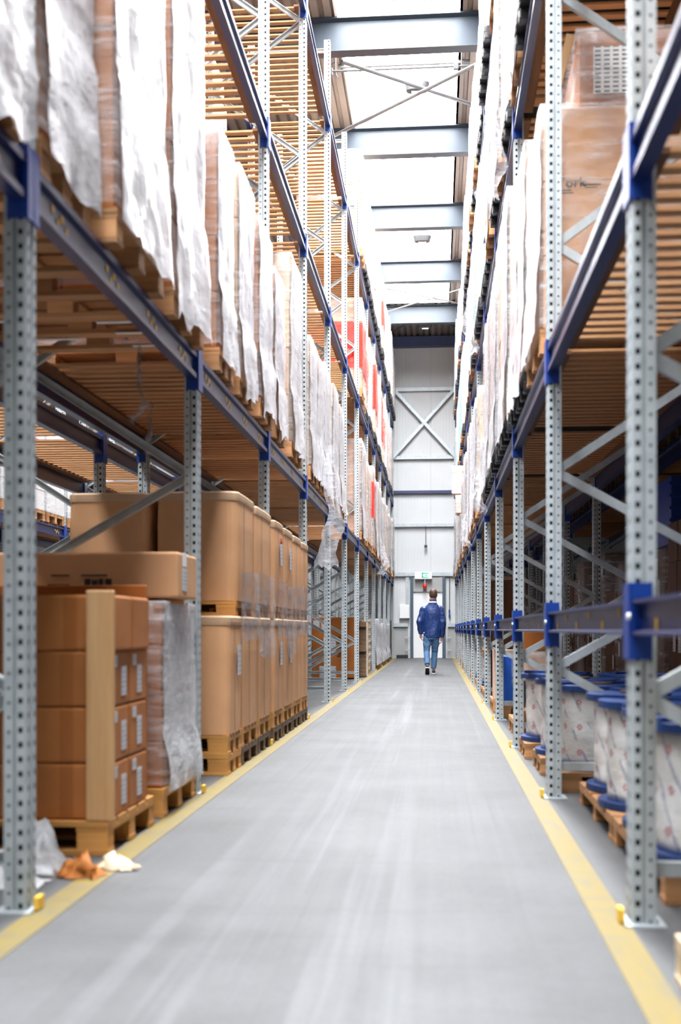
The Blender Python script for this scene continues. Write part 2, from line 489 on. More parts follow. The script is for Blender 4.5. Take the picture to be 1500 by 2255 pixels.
def frame(rack, k, top=TOP, label=None, zmax=99):
    xf, sg = RACKS[rack]
    y = PY(k) + 0.05
    rz = 0 if sg > 0 else PI
    side = rack + ' rack'
    r = thing('rack_frame', label or f'galvanised slotted rack frame with diagonal bracing, {ORD[k]} upright of {side}', 'rack frame', (xf, y, 0), rz, f'rack frames of the {side}')
    p = POST[top]
    ob('upright_post', p, r)
    ob('upright_post', p, r, (DEPTH, 0, 0), (0, 0, PI))
    ob('base_plate', BASE, r); ob('base_plate', BASE, r, (DEPTH, 0, 0), (0, 0, PI))
    ob('floor_clip', CLIP, r)
    ob('brace', BR_H, r, (0, 0, .18))
    ob('brace', BR_H, r, (0, 0, top - .12))
    for i in range(len(NODES) - 1):
        if NODES[i + 1] < min(top - .2, zmax):
            ob('brace', brace_mesh(NODES[i + 1] - NODES[i], i % 2 == 1), r, (0, 0, NODES[i]))
    return r

LB = BAY - 0.10
def beam_mesh(h):
    t = .03 if h > .13 else .012
    c = .022 if h > .13 else .03
    poly = [(0, 0), (.055, 0), (.055, h), (0, h), (0, h - t), (c, h - t - .006), (c, t + .006), (0, t)]
    return MB().prism(poly, 'y', .004, LB - .004).mesh('beam_bar', M['beam'])
BEAM = {h: beam_mesh(h) for h in (.155, .115)}
def conn_mesh(h, far):
    m = MB()
    z0, z1 = (-.06, .19) if h > .13 else (-.08, .17)
    s = 1
    m.box(-.004, .066, .0012, .008, z0, z1)                     # plate against the post's flank
    m.box(-.009, -.0015, -.048, .008, z0, z1)                  # lip on the aisle face
    if far:
        m.v = [(x, LB - y, z) for x, y, z in m.v]
    return m.mesh('connector', M['connector'])
CONN = {(h, f): conn_mesh(h, f) for h in (.155, .115) for f in (0, 1)}
PIN = MB().loft([[(-.018 if i else -.008, LB - .02 + .011 * math.cos(a * PI / 6), .06 + .011 * math.sin(a * PI / 6)) for a in range(12)] for i in (0, 1)]).mesh('safety_pin', M['white'])
def tape_mesh(w, h): return MB().box(-.002, .0, 0, w, 0, h).mesh('yellow_tape', M['yellow'])
TAPE = tape_mesh(.035, .028)
TAPE2 = tape_mesh(.028, .034)

def beam(rack, k, lev, rear=False, tapes=0, zb=None):
    xf, sg = RACKS[rack]
    z = ZB[lev] if zb is None else zb
    h = BH[lev]
    # local x runs from the outer face inward; rear beams face the other way
    inward = sg if not rear else -sg
    x = xf if not rear else xf + sg * DEPTH
    rz = 0 if inward > 0 else PI
    y = PY(k) + .10 if inward > 0 else PY(k + 1)
    which = 'rear' if rear else 'front'
    r = thing('shelf_beam', f'dark blue {which} shelf beam, {LEVEL[lev]}, {bayname(k)}, {rack} rack', 'shelf beam', (x, y, z), rz, f'blue beams of the {rack} rack')
    r['kind'] = 'thing'
    bar_ = ob('beam_bar', BEAM[h], r)
    ob('connector', CONN[(h, 0)], r); cn_ = ob('connector', CONN[(h, 1)], r)
    if lev == 0: ob('safety_pin', PIN, cn_)
    if tapes:
        for i in range(tapes):
            yy = .3 + i * (LB - .6) / max(tapes - 1, 1)
            if h > .13:
                for q, (dy, dz) in enumerate(((0, .045), (.055, .072), (.10, .045), (.16, .075))):
                    ob('yellow_tape', TAPE, bar_, (.0195, yy + dy - .1, dz))
            else:
                ob('yellow_tape', TAPE2, bar_, (.0275, yy, .018 if i % 2 else .062))
    return r

def deck_meshes(pitch, wd, n, mat):
    m = MB()
    for i in range(n):
        y = .06 + i * pitch
        m.box(.03 + R.uniform(-.015, .015), DEPTH - .03, y, y + wd, .022, .038)
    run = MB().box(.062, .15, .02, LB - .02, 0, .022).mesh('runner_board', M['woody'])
    return m.mesh('deck_slats', mat), run
DECK = {'open': deck_meshes(.138, .066, 19, M['wood']), 'close': deck_meshes(.134, .068, 19, M['woodred'])}

def deck(rack, k, lev, style='open', zb=None):
    xf, sg = RACKS[rack]
    z = (ZB[lev] if zb is None else zb) + BH[lev]
    rz = 0 if sg > 0 else PI
    y = PY(k) + .10 if sg > 0 else PY(k + 1)
    r = thing('slatted_deck', f'slatted wooden shelf deck, {LEVEL[lev]}, {bayname(k)}, {rack} rack', 'shelf deck', (xf, y, z - .0205), rz, f'slatted decks of the {rack} rack')
    a, b = DECK[style]
    ob('deck_slats', a, r)
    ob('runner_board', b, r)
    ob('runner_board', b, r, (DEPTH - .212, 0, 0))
    return r
DECKT = .0185              # deck surface above the beam top

# ---------------------------------------------------------------- pallets
PALC = {}
def pallet_meshes(d, wd, h, kind):
    key = (round(d, 2), round(wd, 2), round(h, 3), kind)
    if key in PALC: return PALC[key]
    if kind == 'plastic':
        top = MB().box(0, d, 0, wd, h * .55, h)
        for i in range(7):
            y = wd * (i + .15) / 7
            top.box(-.006, 0, y, y + wd * .07, h * .6, h * .95)
        leg = MB().box(0, .12, 0, .1, 0, h * .55)
        res = (top.mesh('pallet_deck', M['blackplastic']), leg.mesh('pallet_foot', M['blackplastic'], bevel=.01), None)
    else:
        wm = {'euro': M['wood'], 'pine': M['pine'], 'old': M['oldwood'], 'pale': M['palewood']}[kind]
        t = .022
        top = MB()
        n = 5
        bw = wd / (n + 1.1)
        for i in range(n):
            y = i * (wd - bw) / (n - 1)
            top.box(0, d, y, y + bw, h - t, h)
        cross = MB()
        for x in (0, d / 2 - .07, d - .14):
            cross.box(x, x + .14, 0.002, wd - .002, h - 2 * t, h - t)
        bot = MB()
        for y in (0, wd / 2 - .05, wd - .1):
            bot.box(0.0, d, y, y + .1, 0, t)
        block = MB().box(0.003, .137, 0.003, .097, t, h - 2 * t).mesh('block', wm)
        tm = top
        for q in range(len(cross.f)):
            tm.f.append([i + len(top.v) for i in cross.f[q]]); tm.mi.append(0)
        tm.v += cross.v
        res = (tm.mesh('deck_slats', wm), block, bot.mesh('bottom_slats', wm))
    PALC[key] = res
    return res

def pallet(sg, x, y0, wd, z, label, d=1.2, h=.144, kind='euro', rz=0.0, group=None, blocks=9):
    """x: aisle-side edge; sg: direction into the rack"""
    top, blk, bot = pallet_meshes(d, wd, h, kind)
    nm = 'plastic_pallet' if kind == 'plastic' else 'wooden_pallet'
    r = thing(nm, label, 'pallet', (x, y0 if sg > 0 else y0 + wd, z), (0 if sg > 0 else PI) + rz, group)
    if kind == 'plastic':
        ob('pallet_deck', top, r)
        for yy in (0, wd / 2 - .05, wd - .1):
            for xx in (0, d - .12): ob('pallet_foot', blk, r, (xx, yy, 0))
    else:
        ob('deck_slats', top, r); ob('bottom_slats', bot, r)
        xs = [0, d / 2 - .07, d - .14] if blocks == 9 else [0]
        for xx in xs:
            for yy in (0, wd / 2 - .05, wd - .1): ob('block', blk, r, (xx, yy, 0))
    return r

# ---------------------------------------------------------------- cartons and wrapped loads
CARC = {}
def carton_mesh(dx, dy, dz, mat, bev=.008):
    key = (round(dx, 3), round(dy, 3), round(dz, 3), mat.name)
    if key not in CARC:
        CARC[key] = MB().box(-dx / 2, dx / 2, -dy / 2, dy / 2, 0, dz).mesh('carton', mat, bevel=bev)
    return CARC[key]

def fbm(x, y, z, s=1.0): return noise.noise(Vector((x * s, y * s, z * s)))

HULL = {}
def hull_mesh(d, wd, h, mat, seed, top=True):
    """a stretch-film hull round a block: four bulging sides with rumples, ragged below"""
    key = (round(d, 2), round(wd, 2), round(h, 2), mat.name, seed, top)
    if key in HULL: return HULL[key]
    per = []
    nx, ny, nz = 6, 6, max(5, int(h / .16))
    for i in range(nx): per.append((d * i / nx, 0, 0, -1))
    for i in range(ny): per.append((d, wd * i / ny, 1, 0))
    for i in range(nx): per.append((d * (1 - i / nx), wd, 0, 1))
    for i in range(ny): per.append((0, wd * (1 - i / ny), -1, 0))
    rings = []
    for j in range(nz + 1):
        z = h * j / nz
        ring = []
        for (x, y, ax, ay) in per:
            k = .010 + .014 * (fbm(x + seed * 7.3, y, z, 3.1) + .4)
            # push away from the block's middle
            ux, uy = (x - d / 2) / d * 2, (y - wd / 2) / wd * 2
            zz = z
            if j == 0: zz = z + .012 + .02 * abs(fbm(x * 3 + seed, y * 3, 0, 2.7))
            ring.append((x + ux * (k + .004), y + uy * (k + .004), zz + (.012 if j == nz else 0)))
        rings.append(ring)
    m = MB().loft(rings, cap=False)
    if top:
        b = len(m.v) - len(per)
        m.f.append([b + i for i in range(len(per))]); m.mi.append(0)
    HULL[key] = m.mesh('stretch_wrap', mat, smooth=True)
    return HULL[key]

def drape_mesh(wd, h, seed, mat, drop=.18, nx=12, tail=None, bulge=.018):
    """a loose crumpled sheet of film over the aisle side (local x<0 is the aisle)"""
    m = MB()
    nz = max(10, int(h / .09))
    rows = []
    for j in range(nz + 1):
        q = j / nz
        row = []
        for i in range(nx + 1):
            y = wd * i / nx
            bottom = -drop * (.55 + .6 * abs(fbm(y * 4 + seed * 3.7, seed, 0, 1.0)) * 2)
            z = bottom + (h - bottom) * q
            low = max(0, .25 - q) * 4
            x = (-.022 if q < .3 else 0) - bulge - .012 * (fbm(y * 3 + seed, z * 1.6, seed * 1.7, 1.3) + fbm(y * 9 + seed, z * 5, 2)) - .03 * low * (fbm(y * 9 + seed, z * 7, 5, 1) + .5)
            row.append((x, -.035 + (wd + .07) * i / nx + .02 * fbm(z * 3, i * 2.1, seed), z))
        rows.append(row)
    m.loft(rows, cap=False, closed=False)
    return m.mesh('film_drape', mat, smooth=True)

def tail_mesh(L, wdt, seed, mat):
    """a loose end of film hanging down, gathered at its top"""
    m = MB(); n = 26
    rows = []
    for j in range(n + 1):
        q = j / n
        half = .5 * wdt * (.30 + .55 * q + .3 * max(0, q - .6)) * (.75 + .8 * abs(fbm(q * 5, seed * 1.3, 1.0)))
        cx = .16 * fbm(q * 2.6, seed * 2.1, 0) * min(1, q * 2)
        row = []
        for i in range(11):
            s = i / 10 * 2 - 1
            row.append((-.03 - .05 * q * fbm(q * 5, s * 2, seed) - .035 * abs(fbm(s * 3, q * 7, seed * 3)) - .02 * abs(fbm(s * 7, q * 15, seed)), cx + s * half, -L * q + (.09 * fbm(s * 2.3, seed, 7) if j == n else 0)))
        rows.append(row)
    m.loft(rows, cap=False, closed=False)
    return m.mesh('film_tail', mat, smooth=True)

def load(sg, x, y0, wd, z, h, label, d=1.16, grid=(2, 2, 4), mat='carton', wrap='film', drape=None, drop=.18, bands=(), edge=None,
         group=None, seed=None, labels=0, rz=0.0, jit=.006, tail=None):
    """a pallet load: cartons in their film, one thing. bands: (z0, z1, film) as shares of the height"""
    seed = R.randint(0, 9999) if seed is None else seed
    hs = seed % 5
    r = thing('wrapped_load', label, 'pallet load', (x, y0 if sg > 0 else y0 + wd, z), (0 if sg > 0 else PI) + rz, group)
    nx, ny, nz = grid
    rr = random.Random(seed)
    mats = mat if isinstance(mat, (list, tuple)) else [mat] * nz
    cx, cy, cz = d / nx, wd / ny, h / nz
    for iz in range(nz):
        me = carton_mesh(cx - .008, cy - .008, cz - .002, M[mats[iz]])
        for ix in range(nx):
            for iy in range(ny):
                ob('carton', me, r, (cx * (ix + .5) + rr.uniform(-jit, jit), cy * (iy + .5) + rr.uniform(-jit, jit), iz * cz))
    for q in range(labels):
        lm = MB().box(-.003, .0, 0, .11, 0, .16).mesh('paper_label', M['label'])
        ob('paper_label', lm, r, (-.004, .08 + (wd - .25) * rr.random(), h * (.25 + .6 * rr.random())))
    if edge:
        for yy in (0.0, wd - .03): ob('corner_strip', MB().box(-.02, -.008, yy, yy + .03, 0, h).mesh('corner_strip', M[edge]), r)
    if wrap:
        ob('stretch_wrap', hull_mesh(d, wd, h, M[wrap], hs), r)
    for (a, b, fm) in bands:
        ob('film_band', hull_mesh(d + .012, wd + .012, h * (b - a), M[fm], hs, False), r, (-.006, -.006, h * a))
    if drape:
        ob('film_drape', drape_mesh(wd, h, seed % 97, M[drape], drop), r)
    if tail:
        L, tw, ty, tz = tail
        ob('film_tail', tail_mesh(L, tw, seed % 31, M['film']), r, (-.11, ty, tz), (0, 0, 1.15 if sg < 0 else -1.15))
    return r

# ================================================================ THE BUILDING
XW0, XW1, YB, YF = -12.0, 10.5, 38.0, -4.0
struct('floor', MB().box(XW0, XW1, YF, YB, -.1, 0).mesh('floor', M['floor']))
for i, (a, b) in enumerate(((-1.385, -1.272), (.522, .632))):
    me = MB().box(a, b, YF, YB - .3, 0, .003).mesh('yellow_line', M['line'])
    o = ob('yellow_floor_line', me)
    o['kind'] = 'structure'
    o['label'] = ['worn yellow line painted along the foot of the left rack', 'worn yellow line painted along the foot of the right rack'][i]
    o['category'] = 'floor line'

wallm = None
def panel_mat():
    m, t, p = newmat('ribbed_wall_panel')
    tc = nd(t, 'ShaderNodeTexCoord').outputs['Object']
    s = nd(t, 'ShaderNodeSeparateXYZ', {0: tc})
    rib = mt(t, 'SINE', mt(t, 'MULTIPLY', s.outputs[0], 2 * PI / .1))
    seam = mt(t, 'LESS_THAN', mt(t, 'FRACT', mt(t, 'DIVIDE', mt(t, 'ADD', s.outputs[0], 200.37), 1.1)), .012)
    n = noi(t, nd(t, 'ShaderNodeMapping', {'Vector': tc, 'Scale': (.6, .6, .6)}).outputs[0], 1.0, 4)
    c = ramp(t, n, [(.3, (.55, .565, .575)), (.7, (.62, .635, .645))])
    c = mixc(t, mt(t, 'MULTIPLY', seam, .5), c, (.3, .3, .3, 1))
    t.links.new(c, p.inputs['Base Color'])
    p.inputs['Roughness'].default_value = .5
    bump(t, p, rib, .25, .006)
    return m
M['panel'] = panel_mat()
M['concrete'] = simple('plinth_concrete', (.36, .36, .355), .8, 0, .1, 3)
M['sidewall'] = simple('side_wall_shade_tone', (.07, .068, .06), .7, 0, .05, 2)  # wall colour set dark to cut bounce light and deepen rack shade
struct('wall_back', MB().box(XW0, XW1, YB, YB + .2, 0, ROOF + .09).mesh('wall_back', M['panel']))
struct('wall_left', MB().box(XW0 - .2, XW0, YF, YB, 0, ROOF + .09).mesh('wall_left', M['sidewall']))
struct('wall_right', MB().box(XW1, XW1 + .2, YF, YB, 0, ROOF + .09).mesh('wall_right', M['sidewall']))
struct('wall_front', MB().box(XW0, XW1, YF - .2, YF, 0, ROOF + .09).mesh('wall_front', M['sidewall']))
struct('baseboard_back', MB().box(XW0, -.92, YB - .06, YB, 0, 1.98 - .95).box(.38, XW1, YB - .06, YB, 0, 1.03).mesh('plinth', M['concrete']))

# horizontal wall rails
rail_z = [(1.04, .12), (2.72, .12), (4.36, .10), (5.46, .10), (6.60, .11), (8.86, .12)]
for i, (z, h) in enumerate(rail_z):
    o = struct('trim_%d' % (i + 1), MB().box(XW0, -.93 if i == 0 else XW1, YB - .14, YB - .001, z, z + h).mesh('wall_rail', M['galv'] if i != 3 else M['beam']))
    if i == 0:
        struct('trim_20', MB().box(.40, XW1, YB - .14, YB - .001, z, z + h).mesh('wall_rail', M['galv']))
# diagonal wind bracing
FL = [(-.05, -.012), (.05, -.012), (.05, .012), (-.05, .012)]
for i, (xa, xb) in enumerate(((-1.43, .66), (.66, -1.43))):
    y = YB - .19 - .03 * i
    o = ob('wall_brace', MB().bar((xa, y, 6.64), (xb, y, 8.95), FL).mesh('wall_brace', M['galv']))
    tag(o, ['flat steel wall brace rising to the right on the end wall', 'flat steel wall brace rising to the left on the end wall'][i], 'wall brace')

# roof deck: trapezoid profile along the aisle
M['roofdeck'] = simple('beige_roof_sheet', (.17, .145, .125), .5, .0, .05, 3)
def roof_strip(x0, x1, y0, y1, m):
    n = int(round((x1 - x0) / .2)); p = (x1 - x0) / n
    prof = []
    for i in range(n):
        a = x0 + i * p
        prof += [(a, ROOF), (a + p * .55, ROOF), (a + p * .62, ROOF + .06), (a + p * .93, ROOF + .06)]
    prof.append((x1, ROOF))
    m.loft([[(x, y, z) for x, z in prof] for y in (y0, y1)], cap=False, closed=False)
rm = MB()
edges = [XW0]
for a, b in sorted(SKY): edges += [a, b]
edges.append(XW1)
for i in range(0, len(edges), 2): roof_strip(edges[i], edges[i + 1], YF, SKY_Y1, rm)
roof_strip(XW0, XW1, SKY_Y1, YB, rm)
rm.box(XW0, XW1, YF, SKY_Y0, ROOF + .07, ROOF + .09)
for a, b in [(edges[i], edges[i + 1]) for i in range(0, len(edges), 2)]: rm.box(a, b, YF, SKY_Y1, ROOF + .07, ROOF + .09)
rm.box(XW0, XW1, SKY_Y1, YB + .2, ROOF + .07, ROOF + .09)
struct('ceiling', rm.mesh('ceiling', M['roofdeck']))

# skylights: curb, arched glazing, glazing bars
def glaz_mat():
    m, t, p = newmat('skylight_sheet')
    out = [n for n in t.nodes if n.type == 'OUTPUT_MATERIAL'][0]
    tr = nd(t, 'ShaderNodeBsdfTransparent', {0: (.96, .97, .98, 1)})
    gl = nd(t, 'ShaderNodeBsdfGlossy', {0: (1, 1, 1, 1), 1: .15})
    mx = nd(t, 'ShaderNodeMixShader', {0: .06, 1: tr.outputs[0], 2: gl.outputs[0]})
    t.links.new(mx.outputs[0], out.inputs[0])
    return m
M['glazing'] = glaz_mat()
M['barsteel'] = simple('grey_glazing_bar', (.05, .05, .058), .5)
GIRD = [5.9, 10.0, 14.0, 18.05, 22.05, 26.1, 30.1, 34.2]
for i, (a, b) in enumerate(SKY):
    cx, hw = (a + b) / 2, (b - a) / 2
    cz, rise = ROOF + .22, .34
    arc = [(cx + hw * math.cos(t_), cz + rise * math.sin(t_)) for t_ in [PI * k / 14 for k in range(15)]]
    g = MB().loft([[(x, y, z) for x, z in arc] for y in (SKY_Y0, SKY_Y1)], cap=False, closed=False)
    struct('window_%d' % (i + 1), g.mesh('skylight', M['glazing'], smooth=True))
    cb = MB().box(a - .04, a, SKY_Y0, SKY_Y1, ROOF, cz).box(b, b + .04, SKY_Y0, SKY_Y1, ROOF, cz)
    for yy in (SKY_Y0 - .04, SKY_Y1):
        cb.box(a, b, yy, yy + .04, ROOF, cz)
        cb.loft([[(x, yy + q * .04, z) for x, z in arc] for q in (0, 1)])
    struct('trim_%d' % (7 + i), cb.mesh('skylight_curb', M['white']))
    if i == 0:
        bars = MB()
        y = 12.4
        while y < SKY_Y1:
            bars.tube([(x, y, z - .02) for x, z in arc], .012, 6)
            y += 1.02
        struct('trim_11', bars.mesh('glazing_bars', M['barsteel']))

# roof girders: I sections across the hall
M['girder'] = simple('grey_blue_girder_paint', (.013, .021, .032), .55, .0, .05, 2)
gp = [(-.11, 0), (.11, 0), (.11, .022), (.012, .034), (.012, .50), (.11, .518), (.11, .54), (-.11, .54), (-.11, .518), (-.012, .50), (-.012, .034), (-.11, .022)]
GM = MB().prism(gp, 'x', XW0 + .05, XW1 - .05).mesh('roof_girder', M['girder'])
for i, y in enumerate(GIRD):
    o = ob('roof_girder', GM, None, (0, y, 10.105))
    o['kind'] = 'structure'
    tag(o, f'grey blue steel roof girder, {ORD[i]} across the aisle', 'roof girder')
o = ob('roof_girder', MB().box(XW0, XW1, YB - .35, YB - .05, 10.30, 10.62).mesh('edge_girder', simple('navy_edge_beam', (.05, .07, .16), .5)))
o['kind'] = 'structure'
tag(o, 'dark navy edge beam under the roof at the end wall', 'roof girder')

# roof bracing rods and purlin tube between the girders
def rod(p, q, r, label, mat='rod'):
    d = Vector(q) - Vector(p)
    tag(ob('brace_rod', MB().tube([p, q], r, 8).mesh('brace_rod', M[mat])), label, 'brace rod')
rod((-1.5, 18.2, 10.06), (3.25, 21.95, 10.06), .032, 'grey roof brace rod slanting away to the right before the nearest lamp')
rod((-3.1, 21.95, 9.98), (.76, 18.2, 9.98), .032, 'grey roof brace rod slanting away to the left before the nearest lamp')
rod((-1.5, 30.3, 10.06), (3.25, 34.05, 10.06), .02, 'thin roof brace rod slanting right between the two farthest girders')
rod((-3.1, 34.05, 9.98), (.76, 30.3, 9.98), .02, 'thin roof brace rod slanting left between the two farthest girders')
rod((-1.75, 37.3, 10.5), (-.64, 34.32, 10.25), .03, 'roof brace rod on the far left under the dark roof sheet')
rod((1.3, 37.3, 10.5), (.02, 34.32, 10.25), .03, 'roof brace rod on the far right under the dark roof sheet')
ct = thing('cable_conduit', 'thin conduit tube with hooks hung across the skylight behind the nearest girder', 'conduit', (-.4, 18.75, 10.18))
ob('conduit_tube', MB().tube([(-1.45, 0, 0), (1.15, 0, 0)], .018, 8).mesh('conduit_tube', M['rod']), ct)
for q in (-1.25, .82):
    ob('hook', MB().tube([(q, 0, .46), (q, 0, .02), (q + .01, 0, -.07), (q + .04, 0, -.10)], .010, 6).mesh('hook', M['rod']), ct)
    ob('junction_box', MB().box(q - .13, q - .05, -.03, .03, -.05, .05).mesh('junction_box', M['rod']), ct)
ob('cable', MB().tube([(-1.36, 0, .02), (-1.33, .02, .12), (-1.26, .02, .16), (-1.28, .02, .26), (-1.20, .02, .36)], .008, 6).mesh('cable', M['black']), ct)

# high-bay lamps
M['led'], t_, p_ = newmat('lit_led_lens')
p_.inputs['Emission Color'].default_value = (1, .98, .86, 1)
p_.inputs['Emission Strength'].default_value = .9
M['lampgrey'] = simple('lamp_housing', (.03, .029, .029), .5, .0)
for i, (y, lab) in enumerate(((19.5, 'oval high-bay lamp with four lit lenses at the crossing of the roof rods'), (27.1, 'oval high-bay lamp hanging alone before the blown-out skylight, second one'), (34.85, 'oval high-bay lamp glowing under the dark roof sheet, farthest one'))):
    r = thing('high_bay_lamp', lab, 'lamp', (-.32, y, 10.16), 0, 'high-bay lamps over the aisle')
    prof = [(.00, .15), (.12, .15), (.20, .135), (.215, .115), (.185, -.01), (.15, -.025), (.0, -.025)]
    rings = []
    for (rad, z) in prof[1:6]:
        rings.append([(rad * math.copysign(abs(math.cos(a)) ** .7, math.cos(a)), .55 * rad * math.copysign(abs(math.sin(a)) ** .8, math.sin(a)), z) for a in [2 * PI * k / 32 for k in range(32)]])
    ob('lamp_housing', MB().loft(rings).mesh('lamp_housing', M['lampgrey'], smooth=False), r)
    for q in range(4):
        ob('lens', MB().box(-.092 + q * .048, -.054 + q * .048, -.040, .040, -.034, -.024).mesh('lens', M['led']), r)
    ob('hanger_bar', MB().box(-1.35, .9, -.02, .02, .44, .489).mesh('hanger_bar', M['rod']), r)
    ob('suspension_wire', MB().tube([(0, 0, .14), (0, 0, .45)], .006, 6).mesh('suspension_wire', M['galv']), r)

# ---- end wall door and fittings
DX0, DX1 = -.84, .315         # outer faces of the frame posts
M['slate'] = simple('slate_blue_paint', (.06, .09, .125), .4)
dr = struct('door_1', MB().box(DX0 + .09, DX1 - .09, YB - .10, YB - .02, .01, 2.28).mesh('door_leaf', M['white']))
struct('door_1_frame', MB().box(DX0, DX0 + .10, YB - .22, YB - .06, 0, 2.70).mesh('frame', M['slate']))
struct('door_1_frame', MB().box(DX1 - .10, DX1, YB - .22, YB - .06, 0, 2.70).mesh('frame', M['slate']))
struct('door_1_panel', MB().box(DX0 + .10, DX1 - .10, YB - .12, YB - .05, 2.28, 2.68).box(DX0 + .10, DX1 - .10, YB - .16, YB - .05, 2.20, 2.29).mesh('overpanel', M['concrete']))
for i, (x, z) in enumerate(((DX0 - .002, .67), (DX0, .26), (DX1, .67), (DX1, .26))):
    s = -1 if i < 2 else 1
    o = ob('door_hinge', MB().box(min(x, x + s * .18) + .0, max(x, x + s * .18), YB - .17, YB - .15, z, z + .035).mesh('door_hinge', M['galv']))
    tag(o, ['upper hinge strap on the door post by the white cabinet', 'lower hinge strap above the black floor box', 'upper hinge strap on the door post by the hanging switch', 'lower hinge strap on the door post by the hanging switch'][i], 'hinge')
ex = thing('exit_sign', 'white and green lit exit sign over the end door', 'sign', (-.33, YB - .34, 2.64))
ob('housing', MB().box(-.36, .20, 0, .08, -.02, .21).mesh('housing', M['white']), ex)
gm = simple('sign_green', (.05, .62, .45), .5)
ob('pictogram', MB().box(-.13, .09, -.006, 0, .02, .05).box(-.13, .09, -.006, 0, .15, .18).box(-.13, -.09, -.006, 0, .02, .18).box(-.02, .05, -.006, 0, .085, .115).mesh('pictogram', gm), ex)
ob('wall_bracket', MB().box(-.1, .0, .08, .22, .06, .14).mesh('wall_bracket', M['galv']), ex)
bl = thing('warning_beacon', 'red warning beacon hanging under the exit sign', 'beacon', (-.36, YB - .30, 2.36))
ob('stem', MB().tube([(0, 0, .08), (0, 0, .25)], .02, 8).mesh('stem', M['galv']), bl)
ob('dome', MB().loft([[(rr_ * math.cos(2 * PI * k / 16), rr_ * math.sin(2 * PI * k / 16), z_) for k in range(16)] for rr_, z_ in ((.045, .09), (.07, .07), (.075, .02), (.06, -.03), (.02, -.055))]).mesh('dome', M['red'], smooth=True), bl)
ob('wall_arm', MB().box(-.015, .015, 0, .12, .14, .17).mesh('wall_arm', M['galv']), bl)
o = ob('fuse_cabinet', MB().box(-1.20, -.87, YB - .20, YB, 1.32, 1.78).mesh('fuse_cabinet', M['white'], bevel=.012)); tag(o, 'white wall cabinet beside the door above the plinth', 'cabinet')
o = ob('floor_box', MB().box(-1.30, -.92, YB - .26, YB - .07, 0, .11).mesh('floor_box', M['black'], bevel=.01)); tag(o, 'low black box on the floor against the plinth beside the door', 'box')
o = ob('cable_duct', MB().box(-.99, -.89, YB - .10, YB, 1.80, 2.70).mesh('cable_duct', M['galv'])); tag(o, 'grey cable duct running up the wall above the white cabinet', 'duct')
sw = thing('pull_switch', 'blue pendant switch hanging on a cord beside the door', 'switch', (.45, YB - .12, 1.35))
ob('cord', MB().tube([(0, 0, .26), (0, 0, 1.32)], .012, 6).mesh('cord', M['barsteel']), sw)
ob('switch_body', MB().box(-.028, .028, -.02, .02, 0, .11).box(-.028, .028, -.02, .02, .125, .26).mesh('switch_body', M['reelblue'], bevel=.006), sw)
sk = thing('hanging_socket', 'grey socket box hanging on a cord high on the end wall', 'socket', (-.33, YB - .158, 3.66))
ob('cord', MB().tube([(0, 0, .08), (0, 0, .72)], .010, 6).mesh('cord', M['barsteel']), sk)
ob('socket_box', MB().box(-.05, .05, -.04, .04, 0, .09).mesh('socket_box', M['lampgrey'], bevel=.008), sk)

# ================================================================ RACKS
for k in range(0, 13):
    frame('left', k); frame('right', k)
for k in range(1, 13): frame('left rear', k, 7.9, zmax=5.5)
for k in range(1, 11): frame('right rear', k, 7.9, zmax=4.0)
for k in (3, 4, 5, 6): frame('far left', k, 7.9, zmax=4.5)
for k in (4, 5, 6, 7, 8): frame('far right', k, 7.9, zmax=4.0)

for k in range(-1, 12):
    for lev in (1, 2, 3):
        for side in ('left', 'right'):
            if lev > 1 and k < 0: continue
            beam(side, k, lev, tapes=(4 if (lev == 1 and k < 5 and side == 'left') else 0))
            if k < (9 if lev == 1 else 7): beam(side, k, lev, rear=True)
    beam('right', k, 0, tapes=6 if k < 5 else (3 if k < 8 else 0))
for k in range(0, 9):
    beam('left rear', k, 1); beam('left rear', k, 1, rear=True)
    beam('right rear', k, 1); beam('right rear', k, 1, rear=True)
for k in (2, 3, 4): beam('left rear', k, 3, zb=6.95); beam('left rear', k, 3, rear=True, zb=6.95)
for k in (2, 3, 4, 5):
    beam('far left', k, 1, tapes=3); beam('far left', k, 1, rear=True)
for k in (3, 4, 5, 6): beam('far right', k, 1)

# decks
for k in range(1, 12):
    if k <= 8: deck('left', k, 1, 'close')
    if 1 <= k: deck('left', k, 2, 'open' if k < 6 else 'close')
    deck('left', k, 3, 'open')
for k in range(-1, 12):
    deck('right', k, 1, 'open' if k < 1 else 'close')
    if k >= 0: deck('right', k, 2, 'close')
    if k >= 1: deck('right', k, 3, 'close')
for k in range(0, 9): deck('left rear', k, 1, 'open')
for k in (1, 2, 3, 4, 5): deck('right rear', k, 1, 'close')
for k in (2, 3, 4, 5): deck('far left', k, 1, 'open')
for k in (2, 3): deck('left rear', k, 3, 'open', zb=6.95)

# ================================================================ LOADS ON THE SHELVES
Z1 = ztop(1) + DECKT; Z2 = ztop(2) + DECKT; Z3 = ztop(3) + DECKT
PH = .144
def shelf_load(side, k, slot, y0, wd, lev, h, adj='film-wrapped carton stack', x=None, pk='euro', z=None, **kw):
    xf, sg = RACKS[side]
    x = xf - sg * .03 if x is None else x
    base = {1: Z1, 2: Z2, 3: Z3, 0: ztop(0)}[lev] if z is None else z
    if lev == 1 and side == 'left' and k < 1: base = ztop(1)
    where = f'{slot} on {LEVEL[lev]}, {bayname(k)}, {side} rack'
    dk = 1.16
    if pk:
        pallet(sg, x, y0, wd, base + .001, f'{"black plastic" if pk == "plastic" else "wooden"} pallet under {where}', d=1.2 if pk != 'plastic' else 1.18, kind=pk,
               group=f'shelf pallets of the {side} rack', blocks=9 if k < 4 else 3)
        base += PH + .002
    return load(sg, x + sg * .02, y0 + .01, wd - .02, base, h, f'{adj}, {where}', d=dk, group=f'pallet loads of the {side} rack', **kw)

